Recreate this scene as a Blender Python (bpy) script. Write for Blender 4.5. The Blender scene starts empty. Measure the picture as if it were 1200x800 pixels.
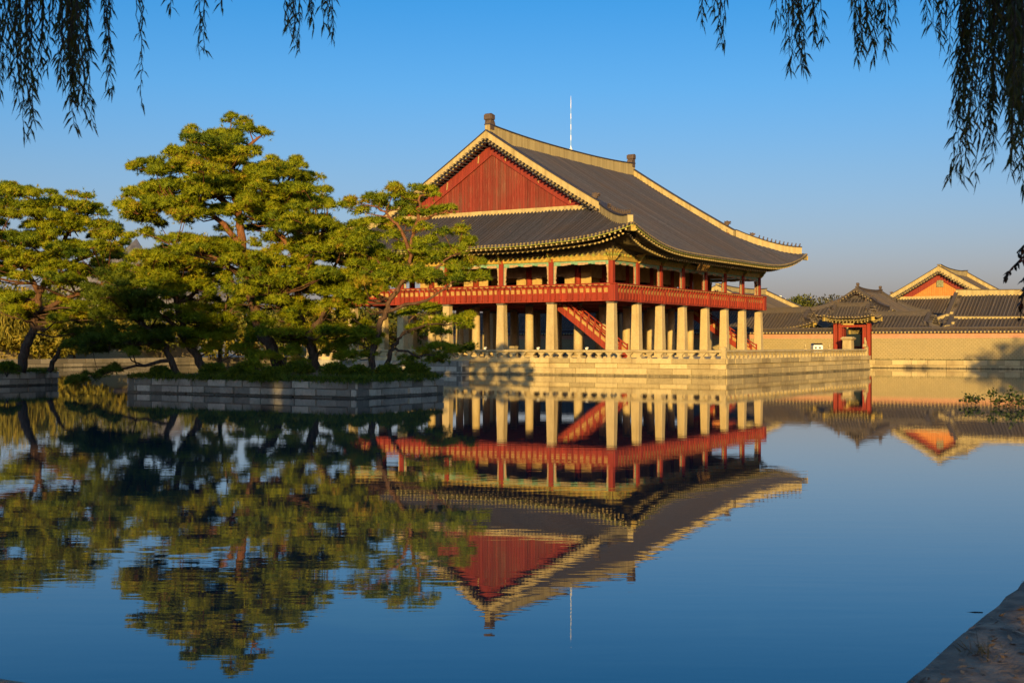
import bpy, math, random
import numpy as np
from mathutils import Vector, Matrix

SC = bpy.context.scene
COL = SC.collection
R = math.radians
rnd = random.Random(7)
nrs = np.random.RandomState(11)

# ------------------------------------------------------------------ camera
ANG = R(58.3318)
CAM = Vector((-97.21, -50.03, 2.512))
FWD = Vector((math.sin(ANG), math.cos(ANG), 0))
RGT = Vector((math.cos(ANG), -math.sin(ANG), 0))
FPX, HY = 1506.3, 404.5
cam_d = bpy.data.cameras.new('camera')
cam = bpy.data.objects.new('camera', cam_d)
COL.objects.link(cam)
SC.camera = cam
cam.location = CAM
cam.rotation_euler = (R(90), 0, -ANG)
cam_d.sensor_fit = 'HORIZONTAL'
cam_d.sensor_width = 36.0
cam_d.lens = FPX / 1200 * 36
cam_d.shift_y = 4.5 / 1200
cam_d.clip_start, cam_d.clip_end = 0.1, 20000
cam_d.dof.use_dof = True
cam_d.dof.focus_distance = 100
cam_d.dof.aperture_fstop = 9

# ------------------------------------------------------------------ light
SUN_EL, SUN_AZ = R(9.3), R(207)          # azimuth counter-clockwise from +X
world = bpy.data.worlds.new('World')
SC.world = world
world.use_nodes = True
wn = world.node_tree
sky = wn.nodes.new('ShaderNodeTexSky')
sky.sky_type = 'NISHITA'
sky.sun_disc = False
sky.sun_elevation = SUN_EL
sky.sun_rotation = R(90) - SUN_AZ
sky.air_density, sky.dust_density, sky.ozone_density = 1.0, 1.9, 4.7
# the air near the horizon is dusty and warm, the sky above a saturated blue, brightened overhead as added fill light
tc = wn.nodes.new('ShaderNodeTexCoord'); sz = wn.nodes.new('ShaderNodeSeparateXYZ')
wn.links.new(tc.outputs['Generated'], sz.inputs[0])
rp = wn.nodes.new('ShaderNodeValToRGB'); wn.links.new(sz.outputs[2], rp.inputs[0])
els = rp.color_ramp.elements
for _ in range(5): els.new(0.5)
for e, (p, c) in zip(els, ((0.0, (1.30, .80, .78)), (0.06, (1.22, .79, .78)), (.132, (.92, .79, .79)), (.195, (.60, .80, .86)), (.275, (.26, .72, .86)), (.42, (1.0, 1.0, 1.0)), (1.0, (1.25, 1.1, .95)))):
    e.position = p; e.color = (*c, 1)
skc = wn.nodes.new('ShaderNodeMix'); skc.data_type = 'RGBA'; skc.blend_type = 'MULTIPLY'
skc.inputs[0].default_value = 1.0
wn.links.new(sky.outputs[0], skc.inputs[6]); wn.links.new(rp.outputs[0], skc.inputs[7])
wn.links.new(skc.outputs[2], wn.nodes['Background'].inputs[0])
wn.nodes['Background'].inputs[1].default_value = 0.135
sun_d = bpy.data.lights.new('sun', 'SUN')
sun_d.energy, sun_d.angle, sun_d.color = 4.8, R(0.5), (1.0, 0.66, 0.215)
sun = bpy.data.objects.new('sun', sun_d)
COL.objects.link(sun)
to_sun = Vector((math.cos(SUN_AZ) * math.cos(SUN_EL), math.sin(SUN_AZ) * math.cos(SUN_EL), math.sin(SUN_EL)))
sun.rotation_euler = to_sun.to_track_quat('Z', 'Y').to_euler()
sun.location = (-150, -80, 60)
SC.view_settings.view_transform = 'Standard'
SC.view_settings.look = 'None'
SC.view_settings.gamma = 1
SC.view_settings.use_curve_mapping = False
SC.view_settings.exposure = 0.76
SC.render.engine = 'CYCLES'
SC.cycles.use_denoising = True
SC.cycles.max_bounces = 7
SC.cycles.caustics_reflective = False
SC.cycles.caustics_refractive = False
SC.cycles.sample_clamp_indirect = 4

# ------------------------------------------------------------------ helpers
def P(px, py, d):
    """World point d metres in front of the camera seen at photo pixel px, py."""
    return CAM + FWD * d + RGT * ((px - 600) / FPX * d) + Vector((0, 0, (HY - py) / FPX * d))

def on_x(px, X):
    """(y, depth) where the vertical plane x = X is seen at column px."""
    u = (px - 600) / FPX
    dx = FWD + RGT * u
    d = (X - CAM.x) / dx.x
    return CAM.y + dx.y * d, d

def tag(o, label=None, cat=None, group=None, kind=None):
    if label: o['label'] = label
    if cat: o['category'] = cat
    if group: o['group'] = group
    if kind: o['kind'] = kind
    return o

def thing(name, loc, label, cat, group=None, rz=0.0):
    o = bpy.data.objects.new(name, None)
    COL.objects.link(o)
    o.empty_display_size = 0.3
    o.location = loc
    o.rotation_euler = (0, 0, rz)
    return tag(o, label, cat, group)

def copy_thing(o, loc, label, rz=None):
    c = o.copy(); COL.objects.link(c); c.location = loc; c['label'] = label
    if rz is not None: c.rotation_euler = (0, 0, rz)
    for ch in list(o.children):
        k = ch.copy(); COL.objects.link(k); k.parent = c
        for g in list(ch.children):
            q = g.copy(); COL.objects.link(q); q.parent = k
    return c

class MB:
    def __init__(s):
        s.v, s.f, s.m, s.t, s.sm = [], [], [], [], []
        s.mat, s.tint, s.smooth = 0, 0.5, False
    def add(s, vs, fs):
        b = len(s.v); s.v += [tuple(q) for q in vs]
        for f in fs:
            s.f.append(tuple(b + i for i in f)); s.m.append(s.mat); s.t.append(s.tint); s.sm.append(s.smooth)
    def box(s, x0, x1, y0, y1, z0, z1):
        s.add([(x0,y0,z0),(x1,y0,z0),(x1,y1,z0),(x0,y1,z0),(x0,y0,z1),(x1,y0,z1),(x1,y1,z1),(x0,y1,z1)],
              [(0,3,2,1),(4,5,6,7),(0,1,5,4),(1,2,6,5),(2,3,7,6),(3,0,4,7)])
    def frustum(s, cx, cy, z0, z1, a0, b0, a1, b1):
        s.add([(cx-a0,cy-b0,z0),(cx+a0,cy-b0,z0),(cx+a0,cy+b0,z0),(cx-a0,cy+b0,z0),
               (cx-a1,cy-b1,z1),(cx+a1,cy-b1,z1),(cx+a1,cy+b1,z1),(cx-a1,cy+b1,z1)],
              [(0,3,2,1),(4,5,6,7),(0,1,5,4),(1,2,6,5),(2,3,7,6),(3,0,4,7)])
    def hexa(s, p):   # 8 points: bottom loop, top loop
        s.add(p, [(0,3,2,1),(4,5,6,7),(0,1,5,4),(1,2,6,5),(2,3,7,6),(3,0,4,7)])
    def bar(s, a, b, w, h, up=(0,0,1)):
        a, b = Vector(a), Vector(b); d = (b - a).normalized(); u = Vector(up)
        r = d.cross(u)
        r = r.normalized() if r.length > 1e-6 else Vector((1,0,0))
        u = r.cross(d).normalized()
        r, u = r * w / 2, u * h / 2
        s.hexa([a-r-u, a+r-u, b+r-u, b-r-u, a-r+u, a+r+u, b+r+u, b-r+u])
    def tube(s, pts, rad, n=8, caps=True):
        pts = [Vector(p) for p in pts]; k = len(pts)
        if not hasattr(rad, '__len__'): rad = [rad] * k
        vs = []; ref = None
        for i, p in enumerate(pts):
            d = (pts[min(i+1,k-1)] - pts[max(i-1,0)]).normalized()
            if ref is None: ref = d.orthogonal().normalized()
            r = (ref - d * ref.dot(d))
            r = r.normalized() if r.length > 1e-5 else d.orthogonal().normalized()
            ref = r; u = d.cross(r)
            for j in range(n):
                a = 2 * math.pi * j / n
                vs.append(p + (r * math.cos(a) + u * math.sin(a)) * rad[i])
        fs = []
        for i in range(k-1):
            for j in range(n):
                q = (j+1) % n
                fs.append((i*n+j, i*n+q, (i+1)*n+q, (i+1)*n+j))
        if caps:
            fs.append(tuple(range(n-1,-1,-1))); fs.append(tuple((k-1)*n+j for j in range(n)))
        s.add(vs, fs)
    def lathe(s, cx, cy, prof, n=12):
        vs = []
        for r, z in prof:
            for j in range(n):
                a = 2*math.pi*j/n + math.pi/n
                vs.append((cx + r*math.cos(a), cy + r*math.sin(a), z))
        fs = []
        for i in range(len(prof)-1):
            for j in range(n):
                q = (j+1) % n
                fs.append((i*n+j, i*n+q, (i+1)*n+q, (i+1)*n+j))
        fs.append(tuple(range(n-1,-1,-1))); fs.append(tuple((len(prof)-1)*n+j for j in range(n)))
        s.add(vs, fs)
    def prism(s, poly, t0, t1, axis='x'):
        """poly in the two other axes, extruded along axis from t0 to t1."""
        def mk(a, b, t):
            return (t,a,b) if axis == 'x' else ((a,t,b) if axis == 'y' else (a,b,t))
        n = len(poly)
        vs = [mk(a,b,t0) for a,b in poly] + [mk(a,b,t1) for a,b in poly]
        fs = [tuple(range(n-1,-1,-1)), tuple(range(n,2*n))] + [(i,(i+1)%n,n+(i+1)%n,n+i) for i in range(n)]
        s.add(vs, fs)
    def build(s, name, mats, parent=None, fix=True):
        me = bpy.data.meshes.new(name)
        me.from_pydata(s.v, [], s.f)
        if not isinstance(mats, (list, tuple)): mats = [mats]
        for m in mats: me.materials.append(m)
        me.polygons.foreach_set('material_index', s.m)
        me.polygons.foreach_set('use_smooth', s.sm)
        at = me.attributes.new('tint', 'FLOAT', 'FACE')
        at.data.foreach_set('value', s.t)
        if fix and len(s.f) < 60000:
            import bmesh
            bm = bmesh.new(); bm.from_mesh(me)
            bmesh.ops.recalc_face_normals(bm, faces=bm.faces)
            bm.to_mesh(me); bm.free()
        me.update()
        o = bpy.data.objects.new(name, me)
        COL.objects.link(o)
        if parent: o.parent = parent
        return o

def np_mesh(name, V, nper, tint, mat, parent=None, N_=None):
    """V: (N*nper,3) loose polygons of nper corners with one tint each."""
    N = len(V) // nper
    me = bpy.data.meshes.new(name)
    me.vertices.add(len(V)); me.vertices.foreach_set('co', np.asarray(V, dtype=np.float32).ravel())
    me.loops.add(len(V)); me.loops.foreach_set('vertex_index', np.arange(len(V), dtype=np.int32))
    me.polygons.add(N)
    me.polygons.foreach_set('loop_start', np.arange(0, len(V), nper, dtype=np.int32))
    me.polygons.foreach_set('loop_total', np.full(N, nper, dtype=np.int32))
    at = me.attributes.new('tint', 'FLOAT', 'FACE')
    at.data.foreach_set('value', np.asarray(tint, dtype=np.float32))
    me.materials.append(mat)
    me.update(calc_edges=True); me.validate()
    if N_ is not None and len(me.vertices) == len(N_):       # leaf clumps shade as rounded masses
        me.polygons.foreach_set('use_smooth', np.ones(N, dtype=bool))
        me.normals_split_custom_set_from_vertices(np.asarray(N_, dtype=np.float32))
    o = bpy.data.objects.new(name, me); COL.objects.link(o)
    if parent: o.parent = parent
    return o

# ------------------------------------------------------------------ materials
class NT:
    def __init__(s, name, rough=0.8, spec=0.3):
        s.mat = bpy.data.materials.new(name); s.mat.use_nodes = True
        s.t = s.mat.node_tree; s.b = s.t.nodes['Principled BSDF']
        s.b.inputs['Roughness'].default_value = rough
        s.b.inputs['Specular IOR Level'].default_value = spec
    def n(s, typ, **kw):
        x = s.t.nodes.new(typ)
        for k, v in kw.items(): setattr(x, k, v)
        return x
    def l(s, a, b): s.t.links.new(a, b)
    def set(s, sock, val):
        if hasattr(val, 'is_output'): s.l(val, sock)
        else: sock.default_value = val
    def math(s, op, a, b=0.0, c=None):
        x = s.n('ShaderNodeMath', operation=op); s.set(x.inputs[0], a); s.set(x.inputs[1], b)
        if c is not None: s.set(x.inputs[2], c)
        return x.outputs[0]
    def pos(s): return s.n('ShaderNodeNewGeometry').outputs['Position']
    def mapv(s, vec, scale=(1,1,1), rot=(0,0,0)):
        x = s.n('ShaderNodeMapping'); s.l(vec, x.inputs[0]); x.inputs['Scale'].default_value = scale
        x.inputs['Rotation'].default_value = rot
        return x.outputs[0]
    def noise(s, vec, scale, detail=4, rough=0.55):
        x = s.n('ShaderNodeTexNoise'); s.l(vec, x.inputs['Vector'])
        x.inputs['Scale'].default_value = scale; x.inputs['Detail'].default_value = detail
        x.inputs['Roughness'].default_value = rough
        return x.outputs['Fac']
    def ramp(s, fac, stops):
        x = s.n('ShaderNodeValToRGB'); s.l(fac, x.inputs[0]); e = x.color_ramp.elements
        while len(e) < len(stops): e.new(0.5)
        for i, (p, c) in enumerate(stops):
            e[i].position = p; e[i].color = (c[0], c[1], c[2], 1) if hasattr(c, '__len__') else (c, c, c, 1)
        return x.outputs[0]
    def mix(s, fac, a, b, typ='MIX'):
        x = s.n('ShaderNodeMix', data_type='RGBA', blend_type=typ)
        s.set(x.inputs[0], fac)
        for sock, v in ((x.inputs[6], a), (x.inputs[7], b)):
            if hasattr(v, 'is_output'): s.l(v, sock)
            elif hasattr(v, '__len__'): sock.default_value = (v[0], v[1], v[2], 1)
            else: sock.default_value = (v, v, v, 1)
        return x.outputs[2]
    def tint(s):
        x = s.n('ShaderNodeAttribute', attribute_name='tint'); return x.outputs['Fac']
    def color(s, c): s.set(s.b.inputs['Base Color'], c)
    def bump(s, h, strength=0.4, dist=0.05):
        x = s.n('ShaderNodeBump'); x.inputs['Strength'].default_value = strength
        x.inputs['Distance'].default_value = dist; s.l(h, x.inputs['Height'])
        s.l(x.outputs[0], s.b.inputs['Normal']); return x
    def wallvec(s):
        """position unfolded on vertical walls: (along wall, z)"""
        g = s.n('ShaderNodeNewGeometry')
        sp = s.n('ShaderNodeSeparateXYZ'); s.l(g.outputs['Position'], sp.inputs[0])
        sn = s.n('ShaderNodeSeparateXYZ'); s.l(g.outputs['True Normal'], sn.inputs[0])
        ax = s.math('GREATER_THAN', s.math('ABSOLUTE', sn.outputs[0]), 0.7)
        m = s.n('ShaderNodeMix', data_type='FLOAT'); s.l(ax, m.inputs[0]); s.l(sp.outputs[0], m.inputs[2]); s.l(sp.outputs[1], m.inputs[3])
        cb = s.n('ShaderNodeCombineXYZ'); s.l(m.outputs[0], cb.inputs[0]); s.l(sp.outputs[2], cb.inputs[1])
        return cb.outputs[0]

def simple(name, c, var=0.25, scale=3.0, rough=0.8, streak=False, spec=0.3, tintv=0.0, bump=0.0):
    m = NT(name, rough, spec); v = m.pos()
    vv = m.mapv(v, (1, 1, 0.12)) if streak else v
    f = m.noise(vv, scale, 5)
    lo = tuple(q * (1 - var) for q in c); hi = tuple(min(1, q * (1 + var)) for q in c)
    col = m.ramp(f, [(0.3, lo), (0.7, hi)])
    if tintv:
        t = m.ramp(m.tint(), [(0, 1 - tintv), (1, 1 + tintv)])
        col = m.mix(1.0, col, t, 'MULTIPLY')
    m.color(col)
    if bump: m.bump(m.noise(v, scale * 6, 3), bump, 0.03)
    return m.mat

def stone_mat(name, c, dark, tintv=0.3, wet=True):
    m = NT(name, 0.85, 0.25); v = m.pos()
    a = m.noise(v, 0.55, 5); b = m.noise(v, 6, 5, 0.65); st = m.noise(m.mapv(v, (1.4, 1.4, 0.18)), 1.3, 4)
    col = m.ramp(b, [(0.25, tuple(q*0.78 for q in c)), (0.75, tuple(min(1, q*1.12) for q in c))])
    t = m.ramp(m.tint(), [(0, 1 - tintv), (1, 1 + tintv * 0.6)])
    col = m.mix(1.0, col, t, 'MULTIPLY')
    col = m.mix(m.ramp(a, [(0.50, 0), (0.78, 0.6)]), col, dark)
    col = m.mix(m.ramp(st, [(0.55, 0), (0.8, 0.5)]), col, tuple(q*0.6 for q in dark))
    if wet:
        sp = m.n('ShaderNodeSeparateXYZ'); m.l(v, sp.inputs[0])
        z = m.math('ADD', sp.outputs[2], m.math('MULTIPLY', m.math('SUBTRACT', b, 0.5), 0.25))
        col = m.mix(m.ramp(z, [(0.05, 0.7), (0.13, 0.0)]), col, (0.035, 0.032, 0.022))
    m.color(col); m.bump(b, 0.5, 0.04)
    return m.mat

def wood_mat(name, c, dark, axis=(6, 6, 0.25), amount=0.55):
    m = NT(name, 0.7, 0.3); v = m.pos()
    a = m.noise(m.mapv(v, axis), 1.2, 5, 0.6); b = m.noise(v, 0.35, 4)
    col = m.ramp(a, [(0.3, tuple(q*0.72 for q in c)), (0.65, tuple(min(1, q*1.12) for q in c))])
    col = m.mix(m.math('MULTIPLY', m.ramp(b, [(0.42, 0), (0.75, amount)]), m.ramp(a, [(0.35, 1), (0.6, 0)])), col, dark)
    f = m.noise(m.mapv(v, tuple(q*2.6 for q in axis)), 1.0, 4, 0.7)
    col = m.mix(m.math('MULTIPLY', m.ramp(f, [(0.58, 0), (0.72, 0.55)]), amount), col, (0.36, 0.20, 0.12))
    t = m.ramp(m.tint(), [(0, 0.74), (1, 1.14)])
    m.color(m.mix(1.0, col, t, 'MULTIPLY'))
    return m.mat

def leaf_mat(name, stops, trans=0.25, rough=0.6):
    m = NT(name, rough, 0.25)
    col = m.ramp(m.tint(), stops)
    m.color(col)
    tr = m.n('ShaderNodeBsdfTranslucent'); m.l(col, tr.inputs[0])
    mx = m.n('ShaderNodeMixShader'); mx.inputs[0].default_value = trans
    m.l(m.b.outputs[0], mx.inputs[1]); m.l(tr.outputs[0], mx.inputs[2])
    m.l(mx.outputs[0], m.t.nodes['Material Output'].inputs[0])
    return m.mat

M = {}
M['stone'] = stone_mat('warm_granite', (0.46, 0.365, 0.19), (0.18, 0.12, 0.06))
M['grey_stone'] = stone_mat('grey_granite', (0.36, 0.33, 0.26), (0.075, 0.07, 0.045), 0.55)
M['dim_stone'] = stone_mat('shaded_granite', (0.22, 0.19, 0.14), (0.06, 0.055, 0.035), 0.4)  # granite darkened to put shade into the colour of the far bank
M['column'] = stone_mat('column_granite', (0.47, 0.365, 0.19), (0.28, 0.20, 0.095), 0.15, wet=False)
M['cap'] = simple('column_collar', (0.10, 0.085, 0.07), 0.3, 5)
M['paving'] = simple('paving', (0.40, 0.36, 0.28), 0.2, 0.8)
M['red'] = wood_mat('red_wood', (0.26, 0.030, 0.014), (0.11, 0.025, 0.016), amount=0.6)
M['gable_red'] = wood_mat('weathered_red_board', (0.185, 0.027, 0.015), (0.15, 0.08, 0.05), amount=1.0)
M['dark_red'] = wood_mat('dark_red_wood', (0.22, 0.028, 0.018), (0.1, 0.02, 0.02))
M['ochre'] = simple('ochre_panel', (0.36, 0.22, 0.07), 0.2, 5)
M['gold'] = simple('gold_beam', (0.36, 0.25, 0.055), 0.3, 4)
M['lime'] = simple('lime_paint', (0.26, 0.27, 0.06), 0.2, 5)
M['mint'] = simple('mint_paint', (0.17, 0.32, 0.21), 0.25, 5)
M['pale_pink'] = simple('pale_pink_paint', (0.36, 0.25, 0.15), 0.25, 5)
M['cream'] = simple('cream_paint', (0.40, 0.31, 0.13), 0.15, 5)
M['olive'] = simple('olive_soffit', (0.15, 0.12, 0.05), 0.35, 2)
M['dark'] = simple('dark_timber', (0.045, 0.035, 0.028), 0.3, 3)
M['door'] = simple('door_paper', (0.40, 0.28, 0.10), 0.15, 3)
M['black'] = simple('black_lacquer', (0.02, 0.018, 0.016), 0.2, 3, 0.4)
M['inner'] = simple('inner_timber', (0.27, 0.20, 0.11), 0.3, 2)
M['gilt'] = simple('gilt_letters', (0.85, 0.58, 0.16), 0.1, 3, 0.4)
gm_ = M['gilt'].node_tree.nodes['Principled BSDF']; gm_.inputs['Metallic'].default_value = .85
M['white'] = simple('white_enamel', (0.75, 0.75, 0.72), 0.05, 3, 0.35)
M['skyblue'] = simple('blue_enamel', (0.25, 0.42, 0.62), 0.05, 3, 0.35)
M['plaster'] = None
m = NT('ridge_plaster', 0.85, 0.2); v = m.pos()
a = m.noise(m.mapv(v, (2.2, 2.2, 0.15)), 1.3, 5, 0.6); b = m.noise(v, 0.6, 4)
col = m.ramp(a, [(0.25, (0.25, 0.19, 0.085)), (0.6, (0.42, 0.335, 0.16))])
col = m.mix(m.ramp(b, [(0.5, 0), (0.8, 0.4)]), col, (0.30, 0.25, 0.15))
m.color(col); M['plaster'] = m.mat

def tile_mat(name, c, warm):
    m = NT(name, 0.7, 0.2); v = m.pos()
    a = m.noise(v, 0.28, 5); b = m.noise(v, 5, 4, 0.7)
    col = m.ramp(b, [(0.25, tuple(q*0.7 for q in c)), (0.8, tuple(q*1.3 for q in c))])
    col = m.mix(m.ramp(a, [(0.42, 0), (0.70, 0.6)]), col, warm)
    st = m.noise(v, 1.3, 4, 0.6); col = m.mix(m.ramp(st, [(0.62, 0), (0.72, 0.35)]), col, tuple(q*1.9 for q in warm))
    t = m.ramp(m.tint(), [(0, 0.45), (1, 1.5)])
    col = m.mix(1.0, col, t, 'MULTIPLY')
    m.color(col)
    return m.mat
M['tile'] = tile_mat('roof_tile', (0.040, 0.041, 0.060), (0.052, 0.040, 0.042))
M['tile_far'] = tile_mat('old_roof_tile', (0.070, 0.060, 0.060), (0.10, 0.072, 0.046))
M['tile_end'] = simple('tile_end', (0.19, 0.145, 0.075), 0.3, 6)
M['finial'] = simple('fired_clay', (0.085, 0.06, 0.048), 0.3, 4)

def block_wall_mat():
    m = NT('square_block_wall', 0.9, 0.2); vv = m.wallvec()
    br = m.n('ShaderNodeTexBrick'); m.l(vv, br.inputs['Vector'])
    br.offset = 0.5; br.inputs['Scale'].default_value = 1.0
    br.inputs['Brick Width'].default_value = 0.40; br.inputs['Row Height'].default_value = 0.21
    br.inputs['Mortar Size'].default_value = 0.05; br.inputs['Mortar Smooth'].default_value = 0.3
    br.inputs['Color1'].default_value = (0.36, 0.29, 0.155, 1); br.inputs['Color2'].default_value = (0.31, 0.255, 0.14, 1)
    br.inputs['Mortar'].default_value = (0.27, 0.21, 0.10, 1)
    a = m.noise(m.pos(), 0.5, 5)
    col = m.mix(m.ramp(a, [(0.45, 0), (0.8, 0.45)]), br.outputs['Color'], (0.25, 0.21, 0.12))
    m.color(col); m.bump(br.outputs['Fac'], 0.4, -0.03)
    return m.mat
M['blocks'] = block_wall_mat()
M['pink'] = simple('pink_plaster', (0.43, 0.22, 0.14), 0.12, 1.5)
M['orange_brick'] = simple('orange_brick', (0.50, 0.185, 0.045), 0.15, 2)
M['bark'] = None
m = NT('pine_bark', 0.9, 0.15); v = m.pos()
sp = m.n('ShaderNodeSeparateXYZ'); m.l(v, sp.inputs[0])
nz = m.noise(m.mapv(v, (5, 5, 1.6)), 1.6, 5, 0.65)
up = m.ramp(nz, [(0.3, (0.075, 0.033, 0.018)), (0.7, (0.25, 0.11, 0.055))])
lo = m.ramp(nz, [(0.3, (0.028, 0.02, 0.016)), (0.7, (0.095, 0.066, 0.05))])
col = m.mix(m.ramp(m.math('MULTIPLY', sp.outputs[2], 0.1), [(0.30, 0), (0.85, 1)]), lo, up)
m.color(col); m.bump(nz, 0.9, 0.08); M['bark'] = m.mat
M['dark_bark'] = simple('willow_bark', (0.055, 0.045, 0.035), 0.4, 4, bump=0.6)
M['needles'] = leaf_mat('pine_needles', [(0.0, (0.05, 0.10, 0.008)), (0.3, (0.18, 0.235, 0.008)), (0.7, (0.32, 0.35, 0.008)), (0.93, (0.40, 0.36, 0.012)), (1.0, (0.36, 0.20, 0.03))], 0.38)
M['shade_needles'] = leaf_mat('shade_green_needles', [(0.0, (0.035, 0.065, 0.008)), (0.6, (0.12, 0.165, 0.010)), (1.0, (0.22, 0.24, 0.010))], 0.35)  # darker copy of the needles, shade of the low boughs put into the colour
M['willow'] = leaf_mat('willow_leaves', [(0.0, (0.03, 0.045, 0.010)), (0.7, (0.08, 0.10, 0.018)), (1.0, (0.14, 0.12, 0.025))], 0.12, 0.55)
M['gold_willow'] = leaf_mat('autumn_willow', [(0.0, (0.08, 0.085, 0.012)), (0.6, (0.22, 0.19, 0.02)), (1.0, (0.34, 0.25, 0.03))], 0.35)
M['broadleaf'] = leaf_mat('broad_leaves', [(0.0, (0.05, 0.07, 0.012)), (0.6, (0.13, 0.14, 0.02)), (1.0, (0.24, 0.19, 0.03))], 0.3)
M['dull_leaf'] = leaf_mat('dull_leaves', [(0.0, (0.04, 0.045, 0.02)), (0.6, (0.085, 0.085, 0.035)), (1.0, (0.13, 0.10, 0.05))], 0.2)
M['lotus'] = leaf_mat('pond_leaves', [(0.0, (0.02, 0.035, 0.01)), (0.6, (0.05, 0.075, 0.018)), (1.0, (0.10, 0.11, 0.03))], 0.25)
M['russet'] = leaf_mat('russet_leaves', [(0.0, (0.02, 0.02, 0.008)), (0.7, (0.05, 0.03, 0.015)), (1.0, (0.11, 0.03, 0.02))], 0.15)
M['soil'] = simple('bank_soil', (0.27, 0.195, 0.13), 0.55, 4.5, bump=0.8)
M['grass'] = simple('short_grass', (0.06, 0.07, 0.02), 0.4, 1.2)
M['ground'] = simple('packed_sand', (0.30, 0.25, 0.17), 0.3, 0.15)
M['hill'] = simple('granite_hill', (0.19, 0.175, 0.165), 0.6, 0.03)
M['office'] = simple('office_concrete', (0.62, 0.58, 0.52), 0.1, 0.2)
M['glass'] = simple('dark_window', (0.08, 0.09, 0.11), 0.1, 0.2, 0.2, spec=0.6)
M['lamp'] = simple('lamp_housing', (0.72, 0.70, 0.64), 0.05, 3, 0.4)

def water_mat():
    m = NT('pond_water', 0.0, 0.5)
    m.b.inputs['IOR'].default_value = 1.48
    m.b.inputs['Roughness'].default_value = 0.012
    m.color((0.014, 0.040, 0.048, 1))
    v = m.mapv(m.pos(), (1, 1, 1), (0, 0, ANG - R(0)))
    # small ripples stretched across the view, broken by calm and ruffled patches
    w1 = m.noise(m.mapv(v, (0.45, 2.1, 1)), 1.0, 3, 0.5)
    w2 = m.noise(m.mapv(v, (1.6, 6.0, 1)), 1.0, 2, 0.5)
    pt = m.noise(m.mapv(v, (0.02, 0.07, 1)), 1.0, 3, 0.5)
    amp = m.ramp(pt, [(0.35, 0.45), (0.62, 1.0), (0.78, 1.7)])
    h = m.math('MULTIPLY', m.math('ADD', m.math('MULTIPLY', w1, 0.0012), m.math('MULTIPLY', w2, 0.0004)), amp)
    b = m.bump(h, 1.0, 1.0)
    return m.mat
M['water'] = water_mat()

# ================================================================== SETTING
PX0, PX1, PY0, PY1 = -93.19, 46.0, -48.36, 70.0        # the pond
BANK = 0.90
def sheet(name, rects, z, mat, label=None):
    mb = MB()
    for x0, x1, y0, y1 in rects:
        mb.add([(x0,y0,z),(x1,y0,z),(x1,y1,z),(x0,y1,z)], [(0,1,2,3)])
    return tag(mb.build(name, mat), kind='structure')
sheet('pond_water', [(PX0-1, PX1+1, PY0-1, PY1+1)], 0.0, M['water'])
BIG = 9000
sheet('ground', [(-BIG, PX0-0.7, -BIG, BIG), (PX1+0.5, BIG, -BIG, BIG), (PX0-0.7, PX1+0.5, -BIG, PY0-0.7), (PX0-0.7, PX1+0.5, PY1+0.7, BIG)], BANK, M['ground'])

def blocks(mb, a, b, z0, heights, out, length=1.3, depth=0.5, jit=0.035, gap=0.022, rr=rnd, steps=None):
    """courses of separate dressed stones along a->b, `out` the outward side"""
    a, b, out = Vector((a[0], a[1], 0)), Vector((b[0], b[1], 0)), Vector((out[0], out[1], 0))
    L = (b-a).length; d = (b-a).normalized(); z = z0
    for k, h in enumerate(heights):
        x = -rr.random() * length * 0.6
        off = steps[k] if steps else 0
        while x < L:
            w = length * rr.uniform(0.7, 1.35); x1 = min(L, x + w); x0 = max(0, x)
            if L - x1 < 0.3: x1 = L
            if x1 - x0 > 0.15:
                j = off + rr.uniform(-jit, jit) * 0.5
                p = [a + d*(x0+gap) + out*j, a + d*(x1-gap) + out*j]
                q = [p[1] - out*(depth+j), p[0] - out*(depth+j)]
                lo, hi = z + (gap if k else 0), z + h - gap*0.6
                mb.tint = rr.random()
                e = 0.02
                pt = [p[0]-out*e + d*e, p[1]-out*e - d*e, q[0], q[1]]
                top = hi + 0.0
                base = [Vector((v.x, v.y, lo)) for v in p + q]
                mid = [Vector((v.x, v.y, top-e)) for v in p + q]
                tp = [Vector((v.x, v.y, top)) for v in pt]
                mb.add(base + mid + tp, [(0,3,2,1),(0,1,5,4),(1,2,6,5),(2,3,7,6),(3,0,4,7),(4,5,9,8),(5,6,10,9),(6,7,11,10),(7,4,8,11),(8,9,10,11)])
            x = x1 if x1 < L else L
        z += h
    # dark bedding behind the joints
    mb.tint = 0.0
    ii = out * 0.10
    p = [a - ii, b - ii, b - out*(depth-0.03), a - out*(depth-0.03)]
    mb.add([Vector((v.x, v.y, z0)) for v in p] + [Vector((v.x, v.y, z-0.03)) for v in p],
           [(0,3,2,1),(4,5,6,7),(0,1,5,4),(1,2,6,5),(2,3,7,6),(3,0,4,7)])

# banks of the pond
mb = MB(); blocks(mb, (PX1, PY0), (PX1, PY1), -0.5, [0.5, 0.35, 0.56], (-1, 0), 2.0, 0.6)
tag(mb.build('east_bank_wall', M['stone']), 'low dressed stone bank under the long block wall at the far right side of the pond', 'bank wall')
mb = MB(); blocks(mb, (PX1, PY1), (PX0, PY1), -0.5, [0.5, 0.45, 0.52], (0, -1), 2.0, 0.7)
tag(mb.build('north_bank_wall', M['dim_stone']), 'distant grey stone bank seen between the two pine islets', 'bank wall')
mb = MB(); blocks(mb, (PX0, PY1), (PX0, PY0+0.2), -0.5, [0.5, 0.45, 0.38], (1, 0), 2.2, 0.8)
tag(mb.build('west_bank_wall', M['grey_stone']), 'dark stone edge of the near bank at the bottom left corner', 'bank wall')
mb = MB(); blocks(mb, (PX0, PY0), (PX1, PY0), -0.5, [0.5, 0.45, 0.38], (0, 1), 2.2, 0.8)
tag(mb.build('south_bank_wall', M['grey_stone']), 'dark stone edge of the near bank in the bottom right corner', 'bank wall')
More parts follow.
